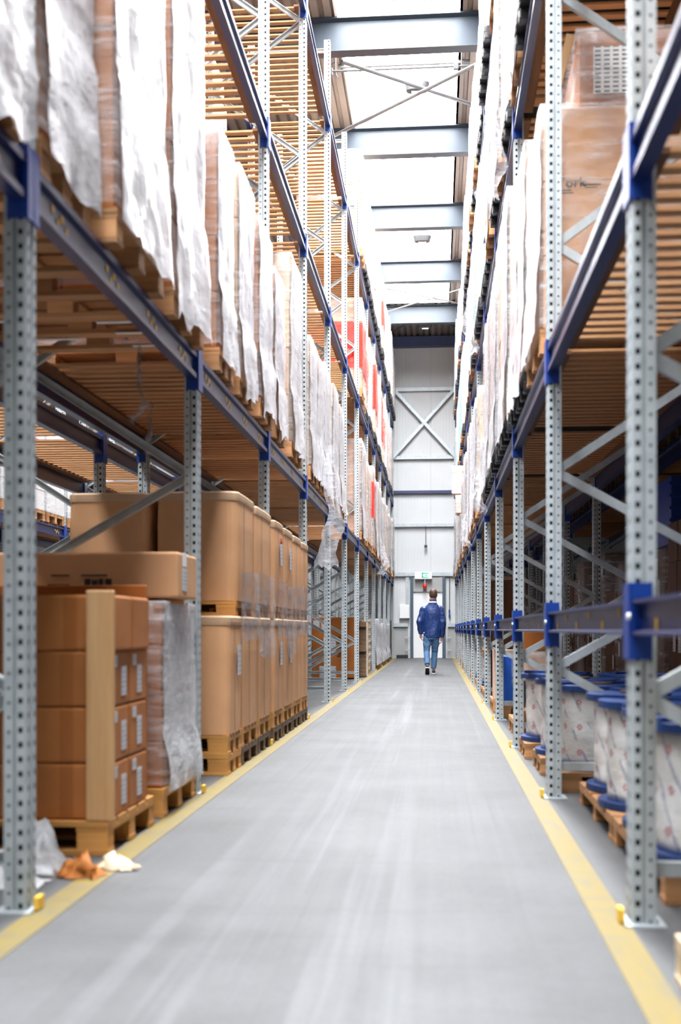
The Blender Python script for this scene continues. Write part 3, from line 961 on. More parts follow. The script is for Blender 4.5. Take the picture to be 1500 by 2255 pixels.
F1 = dict(wrap='film_thin', drape='film_milky')
# left rack, first shelf (near bays are measured from the photograph)
shelf_load('left', -1, 'far', 2.86, .82, 1, 1.9, grid=(2, 2, 5), seed=3, drop=.22, **F1)
shelf_load('left', 0, 'near', 3.95, .58, 1, 1.9, 'white film-draped carton stack', x=XL - .005, grid=(2, 1, 5), seed=4, drop=.14, **F1)
shelf_load('left', 0, 'middle', 4.66, .83, 1, 1.9, 'white film-draped carton stack', x=XL + .065, grid=(2, 2, 5), seed=8, drop=.10, **F1)
l0 = shelf_load('left', 0, 'far', 5.76, .76, 1, 1.9, 'white film-draped carton stack', x=XL + .05, grid=(2, 2, 5), seed=12, drop=.16, **F1)
l1 = shelf_load('left', 1, 'near', 7.10, .52, 1, 1.42, 'white film-draped carton stack', grid=(2, 1, 4), seed=17, drop=.12, **F1)
shelf_load('left', 1, 'middle', 7.86, .60, 1, 1.46, 'pale film-wrapped carton stack', mat='carton_pale', grid=(2, 1, 4), seed=21, drop=.12, **F1)
shelf_load('left', 1, 'far', 8.66, .66, 1, 1.38, 'white film-draped carton stack', x=XL + .05, grid=(2, 2, 4), seed=23, drop=.14, **F1)
shelf_load('left', 2, 'near', 9.62, .62, 1, 1.30, 'white film-draped carton stack', grid=(2, 2, 4), seed=24, drop=.14, **F1)
shelf_load('left', 2, 'far', 10.72, .84, 1, 1.78, 'tall film-wrapped carton stack', grid=(2, 2, 4), seed=27, drop=.14, mat='carton_pale', **F1)
for i, (y, wd, h) in enumerate(((12.36, .72, 1.42), (13.16, .72, 1.42), (13.96, .80, 1.50))):
    shelf_load('left', 3, SLOT[i], y, wd, 1, h, 'film-wrapped carton stack', mat='carton_pale', grid=(2, 2, 5), drop=.15, seed=31 + i, tail=(1.45, .36, .45, .40) if i == 1 else None, **F1)
for i, (y, wd, h) in enumerate(((15.2, .8, 1.50), (16.2, .8, 1.42))):
    shelf_load('left', 4, SLOT[i], y, wd, 1, h, mat='carton_pale', grid=(2, 2, 5), drop=.12, seed=41 + i, **F1)
far_adj = ['beige film-wrapped carton stack', 'pale film-wrapped carton stack', 'film-wrapped carton stack']
for k in range(6, 12):
    for i in range(3):
        h = 1.62 + R.uniform(-.12, .1)
        red = (k == 7 and i == 1)
        shelf_load('left', k, SLOT[i], PY(k) + .14 + i * .90, .82, 1, h, 'beige cartons with red film band' if red else far_adj[i], x=XL + R.uniform(.02, .06),
                   grid=(2, 2, 4) if k < 8 else (1, 2, 4), mat='carton_pale' if k > 6 or i else 'carton_plain', wrap='film_thin' if (k + i) % 2 else 'film', drape='film_milky' if (k + i) % 3 == 0 else None,
                   bands=((.35, .8, 'film_red'),) if red else (), tail=(.7, .3, .3, .2) if (k == 8 and i == 0) else None)
ob('film_tail', tail_mesh(.42, .05, 5, M['film_dim']), l0, (.33, .20, -PH - .01), (0, 0, 1.2))
ob('film_tail', tail_mesh(.36, .06, 9, M['film_dim']), l1, (.55, .10, -PH - .10), (0, 0, 1.2))
for (lx, ly, lw) in ((.10, .12, .26), (.12, .62, .30), (.62, .30, .30), (.75, .68, .24), (.2, .40, .18)):
    ob('film_edge_glint', MB().box(lx, lx + lw, ly, ly + .035, -PH - .007, -PH - .004).mesh('film_edge_glint', M['paper']), l0)  # white bars added as painted glints along the film edges
# left rack, second and top shelf: red and white wrapped goods on black plastic pallets from the seventh bay on
for k in range(6, 12):
    for i in range(3):
        y = PY(k) + .15 + i * .90
        for lev in (2, 3):
            h = (1.72 if lev == 2 else 1.80) + R.uniform(-.1, .05)
            mode = (k * 3 + i + lev) % 4
            b = ()
            adj = 'beige carton stack in clear film'
            mats = ['carton_pale'] * 4
            if lev == 2 and k == 6 and i == 0:
                b = ((.22, .74, 'film_red'),); adj = 'cartons with broad red film band'; mats = ['carton_plain', 'carton_plain', 'carton_plain', 'carton_pale']
            elif lev == 3 and k == 6 and i == 0:
                b = ((.42, .86, 'film_redpale'),); adj = 'cartons in thin streaky red film'
            elif mode == 1: b = ((.3, .9, 'film_red'),); adj = 'red film-wrapped carton stack'
            elif mode == 2: b = ((.25, .7, 'film_redpale'),); adj = 'carton stack with pale red film'
            elif mode == 3: b = ((.0, .5, 'film_milky'),); adj = 'cartons with milky film low down'
            if k >= 10: b = (); adj = 'white film-wrapped carton stack'
            pk = 'plastic' if (k > 6 or i == 2 or (k == 6 and i == 1 and lev == 3)) else 'euro'
            shelf_load('left', k, SLOT[i], y, .80, lev, h, adj, x=XL + R.uniform(.0, .05) + (.05 if lev == 3 else 0), pk=pk, mat=mats, grid=(2, 2, 4) if k < 8 else (1, 2, 4),
                       wrap='film' if k >= 10 else 'film_thin', bands=b)

# right rack, first shelf
big = shelf_load('right', 1, 'near', 6.84, .98, 1, 1.32, 'broad brown cartons in clear film', x=XR - .02, mat='carton_plain', grid=(1, 1, 3), wrap='film_thin', seed=50, jit=.002, drape='film_milky', drop=.05, labels=2)
ob('paper_label', MB().box(0, .10, -.004, 0, 0, .035).mesh('paper_label', M['paper']), big, (.30, .004, .40), (0, 0, 0))
ob('paper_label', MB().box(0, .09, -.004, 0, 0, .035).mesh('paper_label', M['paper']), big, (.27, .003, .40), (0, .6, 0))
BIG = big
# second block behind it, standing higher, with a label sheet
top = load(1, XR + .22, 6.90, .80, Z1 + PH + 1.347, .44, 'short wrapped carton with printed label sheet, resting on the broad brown stack', d=.80, grid=(1, 1, 1), mat='carton', wrap='film_thin', seed=51)
ob('label_sheet', MB().box(0, .21, -.005, -.001, 0, .28).mesh('label_sheet', M['gridlabel']), top, (.08, -.012, .06))
pl = thing('wooden_lath', 'bare wooden lath leaning against the wrapped carton above the broad stack', 'lath', (XR + .06, 6.90, Z1 + PH + 1.36), 0)
ob('lath', MB().bar((0, 0, 0), (.11, .02, .42), [(-.025, -.012), (.025, -.012), (.025, .012), (-.025, .012)]).mesh('lath', M['pinez']), pl)
shelf_load('right', 1, 'middle', 7.94, .66, 1, 1.58, 'white film-draped carton stack', mat='carton_pale', grid=(2, 2, 4), pk='plastic', seed=52, labels=2, **F1)
shelf_load('right', 1, 'far', 8.66, .66, 1, 1.62, 'pale carton stack in milky film', mat='carton_pale', grid=(2, 2, 4), pk='plastic', seed=53, labels=1, **F1)
for k in range(2, 12):
    for i in range(3):
        h = {2: 1.82, 3: 1.85}.get(k, 1.72) + R.uniform(-.14, .08)
        pk = 'plastic' if k < 4 else 'euro'
        if k == 4 and i == 0: h = .75
        if k == 8 and i == 1: continue
        shelf_load('right', k, SLOT[i], PY(k) + .14 + i * .90, .82, 1, h, ['white film-draped carton stack', 'pale carton stack in clear film', 'white carton stack in milky film'][i], x=XR - R.uniform(.02, .06), pk=pk,
                   mat=['carton_pale', 'carton_pale', 'carton_white'][i], grid=(2, 2, 4) if k < 6 else (1, 2, 4), wrap='film_thin' if i == 1 else 'film', drape='film_milky' if (k + i) % 2 == 0 else None,
                   labels=1 if k < 5 else 0, drop=.2, tail=(.55, .2, .3, .15) if (k in (3, 5) and i == 1) else None)
# leaning carton stack that sticks out into the aisle
shelf_load('right', 8, 'leaning middle', PY(8) + 1.02, .82, 1, .95, 'pinkish film-wrapped cartons', x=XR - .06, mat='carton_pale', grid=(1, 2, 2), wrap='film_thin')
for q, (dz, dx, hh) in enumerate(((.97, .10, .42), (1.425, .18, .66))):
    load(1, XR - .06 - dx, PY(8) + 1.10, .70, Z1 + PH + dz + .012, hh, ['leaning wrapped carton, lower of two sticking out over the right aisle edge', 'leaning wrapped carton, topmost of the stack sticking out over the aisle'][q],
         d=1.0, grid=(1, 2, 1), mat='carton_pink', wrap='film', rz=-.05)
# right rack, second shelf
for k in range(1, 12):
    for i in range(3):
        if k == 1 and i < 1: continue
        h = 1.70 + R.uniform(-.15, .1)
        teal = (k + i) % 4 == 1 and k > 2
        shelf_load('right', k, SLOT[i], PY(k) + .14 + i * .90, .82, 2, h, 'white sheets with teal corner strips' if teal else ['pale carton stack in clear film', 'white film-draped stack', 'white carton stack in loose film'][i],
                   x=XR - R.uniform(.02, .07), pk='plastic' if (k + i) % 3 else 'euro', mat='carton_white' if teal or i == 2 else 'carton_pale', grid=(2, 2, 4) if k < 5 else (1, 2, 4),
                   wrap='film_thin' if teal else 'film', edge='teal' if teal else None, drape='film_milky' if (not teal and (k + i) % 3 == 0) else None, labels=1 if k < 5 else 0,
                   tail=(.9, .25, .4, .25) if (k in (2, 4) and i == 0) else None)
# right rack, top shelf
for k in range(2, 12):
    for i in range(3):
        h = 1.55 + R.uniform(-.2, .15)
        teal = (k + i) % 3 == 1
        shelf_load('right', k, SLOT[i], PY(k) + .14 + i * .90, .82, 3, h, 'white sheets with teal corner strips' if teal else ['white film-draped stack', 'pale carton stack in clear film', 'white carton stack in loose film'][i],
                   x=XR - R.uniform(.02, .08), pk='plastic' if (k + i) % 3 else 'euro', mat='carton_white' if teal else 'carton_pale', grid=(1, 2, 4),
                   wrap='film', edge='teal' if teal else None, drape='film_milky' if (not teal and (k + i) % 3 == 0) else None, drop=.2)
# right rack, low beam: two tall light cartons far down the aisle
for i, y in enumerate((PY(7) + .25, PY(7) + 1.15)):
    shelf_load('right', 7, SLOT[i], y, .80, 0, .84, 'light perforated tall carton', x=XR + .03, pk='pale', mat='carton_pink', grid=(1, 1, 1), wrap=None)

# ================================================================ RACKS BEHIND
def text_mesh(body, size, parent, loc, rot):
    cu = bpy.data.curves.new('printed_text', 'FONT'); cu.body = body; cu.size = size; cu.extrude = .001
    t0 = bpy.data.objects.new('printed_text', cu); COL.objects.link(t0)
    bpy.context.view_layer.update()
    me = bpy.data.meshes.new_from_object(t0.evaluated_get(bpy.context.evaluated_depsgraph_get()))
    bpy.data.objects.remove(t0)
    me.materials.clear(); me.materials.append(M['ink'])
    return ob('printed_text', me, parent, loc, rot)
text_mesh('Tork', .085, BIG, (.08, -.002, .84), (PI / 2, 0, 0))
for q, (x, z, ww, hh) in enumerate(((.09, .82, .075, .007), (.09, .805, .09, .006), (.24, .85, .10, .006), (.25, .835, .07, .006))):
    ob('printed_mark', MB().box(0, ww, -.002, 0, 0, hh).mesh('printed_mark', M['ink']), BIG, (x, .0035, z))
for k in (2, 3):
    for i in range(3):
        bxl = load(-1, -2.80, PY(k) + .16 + i * .9, .8, 6.95 + .155 + DECKT + .146, .95, f'brown printed carton stack, {SLOT[i]} load, upper shelf, {bayname(k)}, left rear rack', grid=(1, 1, 1), mat='carton_plain', wrap=None, d=1.1, group='cartons high on the left rear rack')
        pallet(-1, -2.79, PY(k) + .15 + i * .9, .82, 6.95 + .155 + DECKT, f'wooden pallet under {SLOT[i]} printed carton, upper shelf, {bayname(k)}, left rear rack', group='pallets high on the left rear rack', blocks=3)
        if k == 3 and i == 1: text_mesh('ns', .13, bxl, (-.012, .50, .22), (PI / 2, 0, -PI / 2))
far_white = 'white cartons in clear film'
for k in (3, 4, 5):
    for i in range(3):
        for lev, z, h in ((0, .16, 1.75), (1, Z1 + PH, 1.5)):
            y = PY(k) + .16 + i * .9
            load(-1, -5.90, y, .8, z + .004, h, f'{far_white}, {SLOT[i]} load, {"floor" if lev == 0 else LEVEL[1]}, {bayname(k)}, far left rack', grid=(1, 2, 5), mat='carton_white', wrap='film_thin', d=1.1,
                 bands=((.62, .68, 'film_red'),) if lev == 1 else (), group='white stacks on the far left rack')
            pallet(-1, -5.90, y, .8, z - PH + (0.001 if lev else -.014), f'wooden pallet under {SLOT[i]} white stack, {"floor" if lev == 0 else LEVEL[1]}, {bayname(k)}, far left rack', d=1.12, group='pallets of the far left rack', blocks=3)
# rear right rack: stacked goods, their colour darkened for the interior's shade, a blue bin, pallets close under the shelf
for k in (1, 2, 3, 4, 5):
    for i in range(3):
        y = PY(k) + .16 + i * .9
        hh = [1.55, 1.25, 1.75][(k + i) % 3]
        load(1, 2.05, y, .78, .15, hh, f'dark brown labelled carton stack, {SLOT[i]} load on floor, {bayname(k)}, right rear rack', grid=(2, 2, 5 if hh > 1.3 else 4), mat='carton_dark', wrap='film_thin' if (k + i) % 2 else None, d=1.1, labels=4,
             group='dark stacks on the floor of the right rear rack')
        pallet(1, 2.05, y, .78, .002, f'wooden pallet under {SLOT[i]} dark stack on floor, {bayname(k)}, right rear rack', d=1.12, kind='old', group='floor pallets of the right rear rack', blocks=3)
        if not (k == 2 and i == 1):
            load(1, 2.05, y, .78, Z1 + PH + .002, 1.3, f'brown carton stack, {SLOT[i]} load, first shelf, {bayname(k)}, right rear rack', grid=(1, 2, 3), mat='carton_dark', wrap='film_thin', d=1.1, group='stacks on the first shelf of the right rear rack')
            pallet(1, 2.05, y, .78, Z1 + .001, f'wooden pallet under {SLOT[i]} stack, first shelf, {bayname(k)}, right rear rack', d=1.12, kind='old', group='shelf pallets of the right rear rack', blocks=3)
bb = thing('plastic_bin', 'dark blue plastic bin with white label, stacked on dark cartons, right rear rack', 'bin', (2.10, PY(2) + 1.03, 1.74), 0)
bm_ = MB().box(0, 1.1, 0, .82, 0, .03)
for a in ((0, 1.1, 0, .03), (0, 1.1, .79, .82), (0, .03, .03, .79), (1.07, 1.1, .03, .79)): bm_.box(*a, .03, .60)
for i in range(5): bm_.box(-.02, 1.12, -.02, .0, .08 + i * .11, .11 + i * .11)
ob('bin_body', bm_.mesh('bin_body', M['blueplastic']), bb)
ob('paper_label', MB().box(.30, .46, -.026, -.021, .38, .50).mesh('paper_label', M['label']), bb)

# ================================================================ LEFT FLOOR LEVEL
# first bay: pallet with four layers of cartons
PAx, PAy = -1.39, 4.75
pallet(-1, PAx, PAy, .80, .003, 'fresh pine pallet under the loose brown cartons by the first left upright', kind='pine')
zc = .003 + PH + .001
ROWL = ['bottom', 'second', 'third', 'top']
COLN = ['aisle-side', 'middle', 'inner']
for L_ in range(4):
    for ci in range(3):
        for ri, (ya, yb) in enumerate(((4.792, 5.105), (5.11, 5.42))):
            xa = PAx - .006 - ci * .385 + (.015 if L_ == 3 and ci == 0 else 0)
            hz = .241
            r = thing('carton', f'brown carton, {ROWL[L_]} layer, {COLN[ci]} column, {"front" if ri == 0 else "back"} row, on the fresh pine pallet', 'carton', (xa - .19, (ya + yb) / 2, zc + L_ * .2425), 0, 'cartons on the fresh pine pallet')
            cbx = ob('carton_body', carton_mesh(.38, yb - ya - .004, hz, M['carton'], .012), r)
            if ci == 0 and L_ < 3:
                for (dy, dz, lw, lh) in ((-.10, .17, .06, .05), (-.02 if ri else .03, .04, .075, .13)):
                    ob('paper_label', MB().box(.190, .1925, dy, dy + lw, dz, dz + lh).mesh('paper_label', M['label']), cbx)
o = ob('wooden_plank', MB().box(-1.488, -1.368, 4.764, 4.798, .150, 1.135).mesh('wooden_plank', M['pinez'], bevel=.006))
o.location = (0, -.012, 0)
tag(o, 'upright pale plank standing against the front corner of the loose carton pallet', 'plank')
o = ob('cardboard_sheet', MB().box(-2.55, -1.412, 5.475, 5.50, zc, 1.185).mesh('cardboard_sheet', M['carton_orange'], bevel=.005))
tag(o, 'orange-brown board standing behind the loose carton stack, edge showing above it', 'board')

# second pallet: film-wrapped load with a long carton lying on top
pallet(-1, -1.39, 5.74, .78, .003, 'fresh pine pallet under the grey film-wrapped load beside the second left upright', kind='pine')
load(-1, -1.405, 5.78, .70, zc, .955, 'orange-brown cartons under wrinkled grey film beside the second left upright', d=1.14, grid=(3, 1, 4), mat='carton_orange', wrap='film_thin', drape='film_grey', drop=.02, seed=61)
lc = thing('long_carton', 'long flat brown carton lying across the grey film-wrapped load', 'carton', (-1.34, 5.86, zc + .985), 0)
cb_ = ob('carton_body', MB().box(-1.18, 0, 0, .46, 0, .24).mesh('carton_body', M['carton_plain'], bevel=.012), lc)
ob('paper_label', MB().box(.0, .003, .09, .20, .04, .16).mesh('paper_label', M['label']), cb_)
ob('tape', MB().box(.0, .002, .10, .19, .17, .242).mesh('tape', M['paper']), cb_)
for q, (a, b, z0, z1) in enumerate(((-.50, -.468, .045, .10), (-.462, -.43, .05, .095), (-.425, -.40, .045, .10), (-.39, -.355, .05, .1), (-.52, -.38, .115, .122), (-.68, -.58, .115, .122), (-.70, -.58, .065, .072))):
    ob('printed_mark', MB().box(a, b, -.003, -.0005, z0, z1).mesh('printed_mark', M['ink']), cb_)

# scraps of film and paper by the first upright
def crumple(nx, ny, sx, sy, hz, seed, mat, name):
    m = MB(); rows = []
    for i in range(nx + 1):
        row = []
        for j in range(ny + 1):
            u, v = i / nx - .5, j / ny - .5
            fall = max(0, 1 - (u * u + v * v) * 4)
            z = .006 + hz * fall * (.25 + abs(fbm(u * 5 + seed, v * 5, seed, 1)) * 1.8)
            row.append((u * sx + .04 * fbm(v * 6, u * 6, seed), v * sy + .04 * fbm(u * 6, v * 6, seed + 3), z))
        rows.append(row)
    m.loft(rows, cap=False, closed=False)
    return m.mesh(name, mat, smooth=True)
o = ob('plastic_scrap', crumple(14, 14, .28, .30, .20, 1.3, M['film_grey'], 'plastic_scrap'), None, (-1.64, 4.52, 0)); tag(o, 'crumpled clear film scrap heaped on the floor before the loose carton pallet', 'scrap')
o = ob('plastic_scrap', crumple(12, 12, .28, .18, .07, 4.1, M['film_milky'], 'plastic_scrap'), None, (-1.62, 4.19, 0)); tag(o, 'flat milky film scrap on the floor nearest the first left upright', 'scrap')
o = ob('paper_scrap', crumple(10, 10, .18, .13, .09, 7.7, M['carton_orange'], 'paper_scrap'), None, (-1.385, 4.37, 0)); tag(o, 'torn brown paper scrap beside the crumpled film', 'scrap')
o = ob('paper_scrap', crumple(8, 8, .16, .10, .07, 9.2, M['palewood'], 'paper_scrap'), None, (-1.285, 4.52, 0)); tag(o, 'pale torn scrap lying at the edge of the yellow line', 'scrap')

# second bay: tall rounded cardboard bins, two high, on double pallets
def bin_outline(d, wd, rad=.07, bul=.005):
    pts = []
    for (cx, cy, a0) in ((d - rad, wd - rad, 0), (rad, wd - rad, 90), (rad, rad, 180), (d - rad, rad, 270)):
        for q in range(5):
            a = math.radians(a0 + q * 22.5)
            pts.append((cx + rad * math.cos(a), cy + rad * math.sin(a)))
        # bulging side midpoints
        nxt = {0: (d / 2, wd + bul), 90: (-bul, wd / 2), 180: (d / 2, -bul), 270: (d + bul, wd / 2)}[a0]
        pts.append(nxt)
    return pts
def cardbin(x, y0, wd, z, h, label, d=.57, lab=False, redtag=False, band=None):
    r = thing('cardboard_bin', label, 'cardboard bin', (x - d, y0, z), 0, 'tall cardboard bins in the left rack')
    out = bin_outline(d, wd)
    def ring(s, zz): return [((px - d / 2) * s + d / 2, (py - wd / 2) * s + wd / 2, zz) for px, py in out]
    m = MB().loft([ring(.985, 0), ring(1, h * .3), ring(1.006, h * .7), ring(.985, h)])
    me = m.mesh('bin_body', M['carton_plain'])
    bb_ = ob('bin_body', me, r)
    ob('rim', MB().loft([ring(1.008, h - .05), ring(1.014, h - .03), ring(1.014, h), ring(.98, h + .012)]).mesh('rim', M['carton_pale']), r)
    for yy in (wd * .28, wd * .80):
        ob('strap', MB().loft([[(d + .010 + q * .001, yy - .004, 0.02), (d + .010 + q * .001, yy + .004, 0.02), (d + .010 + q * .001, yy + .006, h - .05), (d + .010 + q * .001, yy - .002, h - .05)] for q in (0, 1)]).mesh('strap', M['carton_dark']), bb_)
    if lab: ob('paper_label', MB().box(d + .0155, d + .018, wd * .45, wd * .45 + .13, h * .5, h * .5 + .2).mesh('paper_label', M['label']), bb_)
    if redtag: ob('red_label', MB().box(d + .0155, d + .018, wd * .45, wd * .45 + .10, h * .76, h * .76 + .045).mesh('red_label', M['red']), bb_)
    if band:
        z0, z1, fm = band
        side = sorted([q for q in out if q[0] > d * .90], key=lambda q: q[1])
        rows = []
        for j in range(11):
            zz = z0 + (z1 - z0) * j / 10
            rows.append([(max(px, d - .01) + .042 + .012 * fbm(px * 6, py * 8, zz * 7 + x), py, zz + (.07 * fbm(px * 9, py * 9, y0) if j in (0, 10) else 0)) for px, py in side])
        ob('stretch_wrap', MB().loft(rows, cap=False, closed=False).mesh('stretch_wrap', M[fm], smooth=True), r)
    return r
LY = [7.42, 7.96, 8.72, 9.52, 10.14, 10.84, 11.52, 12.12]
UY = [7.72, 8.52, 9.52, 10.14, 10.80, 11.48, 12.12]
XBIN = -1.355
for i in range(7):
    wd = LY[i + 1] - LY[i] - .03
    if i == 2: wd = .63
    if LY[i] < 12.18 < LY[i] + wd: wd = 12.16 - LY[i]
    for q in range(2):
        pallet(-1, XBIN - .008, LY[i], wd, .003 + q * .133, f'{"lower" if q == 0 else "upper"} of two wooden pallets under the {ORD[i]} bottom cardboard bin', d=1.16, h=.132, kind='pine' if (q == 1 or i == 0) else 'old', blocks=9 if i < 2 else 3, group='double pallets under the cardboard bins')
    cardbin(XBIN, LY[i], wd, .271, .775, f'tall rounded cardboard bin, bottom row, {ORD[i]} from the near end', lab=i in (0, 3, 4))
for i in range(6):
    wd = UY[i + 1] - UY[i] - .03
    if i == 1: wd = .84
    if UY[i] + wd > 12.16: wd = 12.16 - UY[i]
    pallet(-1, XBIN - .01, UY[i], wd, 1.062, f'wooden pallet under the {ORD[i]} upper cardboard bin', d=1.16, h=.10, kind='pine', blocks=9 if i < 2 else 3, group='pallets between the cardboard bins')
    cardbin(XBIN, UY[i], wd, 1.164, .74 - .012 * i, f'tall rounded cardboard bin, upper row, {ORD[i]} from the near end', lab=i in (2, 3), redtag=i == 2, band=(-.42 if i in (1, 3) else -.26, .22, 'film_dim'))
cardbin(XBIN - .62, 7.72, .76, 1.164, .735, 'tall rounded cardboard bin, upper row, inner one away from the aisle')
cardbin(XBIN - .62, 7.42, .51, .271, .775, 'tall rounded cardboard bin, bottom row, inner one away from the aisle')

# further floor goods on the left
bc = thing('big_carton', 'big brown carton with white labels standing behind the left rack braces', 'carton', (-1.56, 21.9, .004), 0)
bcb_ = ob('carton_body', MB().box(-.82, 0, 0, .8, .02, 1.19).mesh('carton_body', M['carton_orange'], bevel=.012), bc)
ob('skid', MB().box(-.80, -.02, .03, .77, 0, .02).mesh('skid', M['oldwood']), bc)
for (a, b, z0, z1) in ((-.80, -.68, .98, 1.13), (-.64, -.50, .95, 1.13), (-.60, -.36, .50, .80), (-.68, -.36, .03, .25)):
    ob('paper_label', MB().box(a, b, -.004, -.0005, z0, z1).mesh('paper_label', M['label']), bcb_)
text_mesh('for green', .11, bcb_, (-.27, -.003, .42), (PI / 2, -PI / 2, 0))

def standing_pallet(y, kind, label, lean=.0):
    top, blk, bot = pallet_meshes(1.1, 1.1, .144, kind)
    r = thing('wooden_pallet', label, 'pallet', (-1.40, y, .015), 0, None)
    r.rotation_euler = (PI / 2 + lean, 0, PI)
    ob('deck_slats', top, r); ob('bottom_slats', bot, r)
    for xx in (0, .48, .96):
        for yy in (0, .5, 1.0): ob('block', blk, r, (xx, yy, 0))
for i, (kind, lab) in enumerate((('old', 'dark weathered pallet standing on edge behind the sixth left upright'), ('pale', 'pale pallet standing on edge against the dark one'), ('pale', 'third pallet standing on edge, next to the pallet stack'))):
    standing_pallet(22.85 + i * .17, kind, lab)
for q in range(8):
    pallet(-1, -1.40, 23.72, .8, .003 + q * .146, f'pale wooden pallet, {ORD[q]} from the floor in the flat stack', kind='pale', blocks=3, group='flat stack of pallets on the left floor')
for k in (8, 9, 10):
    for i in range(3):
        y = PY(k) + .16 + i * .9
        pallet(-1, -1.40, y, .8, .003, f'wooden pallet under {SLOT[i]} white sack load on floor, {bayname(k)}, left rack', kind='wood' if False else 'euro', blocks=3, group='floor pallets far down the left rack')
        load(-1, -1.41, y + .01, .78, .15, 1.0 + R.uniform(-.1, .1), f'white and yellowish wrapped sack load, {SLOT[i]} on floor, {bayname(k)}, left rack', d=1.1, grid=(1, 1, 6), mat='carton_white', wrap='film', drape='film_milky', drop=.03, group='white loads far down the left floor')
for i in range(2):
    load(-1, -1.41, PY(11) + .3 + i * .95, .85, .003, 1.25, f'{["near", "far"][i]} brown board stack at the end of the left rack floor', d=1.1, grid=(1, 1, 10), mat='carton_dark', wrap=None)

# ================================================================ RIGHT FLOOR LEVEL: cable reels
REELW = {}
def reel_wrap_mesh(r0, h, seed):
    m = MB(); n = 40; rings = []
    for j in range(13):
        z = h * j / 12
        ring = []
        for k in range(n):
            a = 2 * PI * k / n
            rr_ = r0 + .010 * fbm(math.cos(a) * 2 + seed, math.sin(a) * 2, z * 6, 1.2) + .006 * fbm(math.cos(a) * 6, math.sin(a) * 6, z * 14 + seed)
            if abs(j - 6) < 1 and seed % 2: rr_ -= .006
            ring.append((rr_ * math.cos(a), rr_ * math.sin(a), z))
        rings.append(ring)
    return m.loft(rings).mesh('reel_wrap', M['reel'], smooth=True)
def flange_mesh(r0, t, mat):
    m = MB()
    m.cyl(0, 0, 0, t, r0, 36)
    return m.mesh('flange', mat, bevel=.004)
FL_B = flange_mesh(.275, .036, M['reelblue'])
FL_W = flange_mesh(.275, .036, M['pine'])
FL_RIM = MB()
FL_HUB = MB().cyl(0, 0, 0, .012, .10, 24).mesh('hub', M['oldwood'])
WR = [reel_wrap_mesh(.232, .44, s) for s in (1, 2, 3, 4)]
def reel(x, y, z, label, topw=False, flap=False, rot=0.0):
    r = thing('cable_reel', label, 'cable reel', (x, y, z), rot, 'upright cable reels on the right floor')
    ob('flange', FL_B, r)
    ob('reel_wrap', WR[R.randint(0, 3)], r, (0, 0, .036))
    tf_ = ob('flange', FL_W if topw else FL_B, r, (0, 0, .476))
    ob('hub', FL_HUB, tf_, (0, 0, .036))
    for k in range(4):
        a = rot + k * PI / 2 + .4
        ob('batten', MB().box(-.27, .27, -.03, .03, 0, .016).mesh('batten', M['pine'] if topw else M['reelblue']), tf_, (0, 0, .036), (0, 0, a)) if k < 1 else None
    if flap:
        m = MB(); rows = []
        for j in range(9):
            z_ = .12 + .28 * j / 8
            o_ = .12 * math.sin(PI * j / 8) ** .7
            rows.append([(-.235 - o_ * i / 4, -.05 + .05 * i / 4 + .02 * fbm(j, i, 3), z_ - .06 * i / 4) for i in range(5)])
        m.loft(rows, cap=False, closed=False)
        ob('wrap_flap', m.mesh('wrap_flap', M['paper'], smooth=True), r)
    return r
PZ = .115
rows_ = [('nearest', 4.36), ('second', 4.98), ('third', 5.58), ('fourth', 6.16)]
for n_, (nm, y) in enumerate(rows_):
    for q, xx in enumerate((1.055, 1.64)):
        reel(xx + (.02 if n_ % 2 else 0), y, PZ + .003, f'white printed cable reel with blue flanges, {nm} in {"aisle-side" if q == 0 else "inner"} row, first right bay', rot=n_ * 1.3 + q)
for (a, b, nm) in ((4.07, 5.26, 'two nearest'), (5.29, 6.46, 'third and fourth')):
    pallet(1, .80, a, b - a, .002, f'wooden pallet under the {nm} cable reels in the first right bay', d=1.16, h=PZ, kind='wood' if False else 'euro')
for n_, (nm, y) in enumerate((('nearest', 7.14), ('middle', 7.92), ('farthest', 8.86))):
    for q, xx in enumerate((.985, 1.57)):
        reel(xx - .03 * n_, y, PZ + .003, f'white printed cable reel with blue flanges, {nm} in {"aisle-side" if q == 0 else "inner"} row, second right bay', flap=(n_ == 2 and q == 0), rot=n_ * 2.1 + q * .7)
    pallet(1, .72 - .03 * n_, y - .30, .60, .002, f'short wooden pallet under the {nm} pair of cable reels in the second right bay', d=1.16, h=PZ, kind='euro')
o = ob('reel_cover', MB().box(0, .035, -.06, .06, 0, .44).mesh('reel_cover', M['bluetarp'], bevel=.01), None, (.80, 7.42, PZ + .04)); tag(o, 'upright blue board between the nearest reels of the second right bay', 'board')
pallet(1, .655, 2.46, .74, .002, 'pale pallet corner at the very front of the right floor level', d=1.16, h=.13, kind='pale')

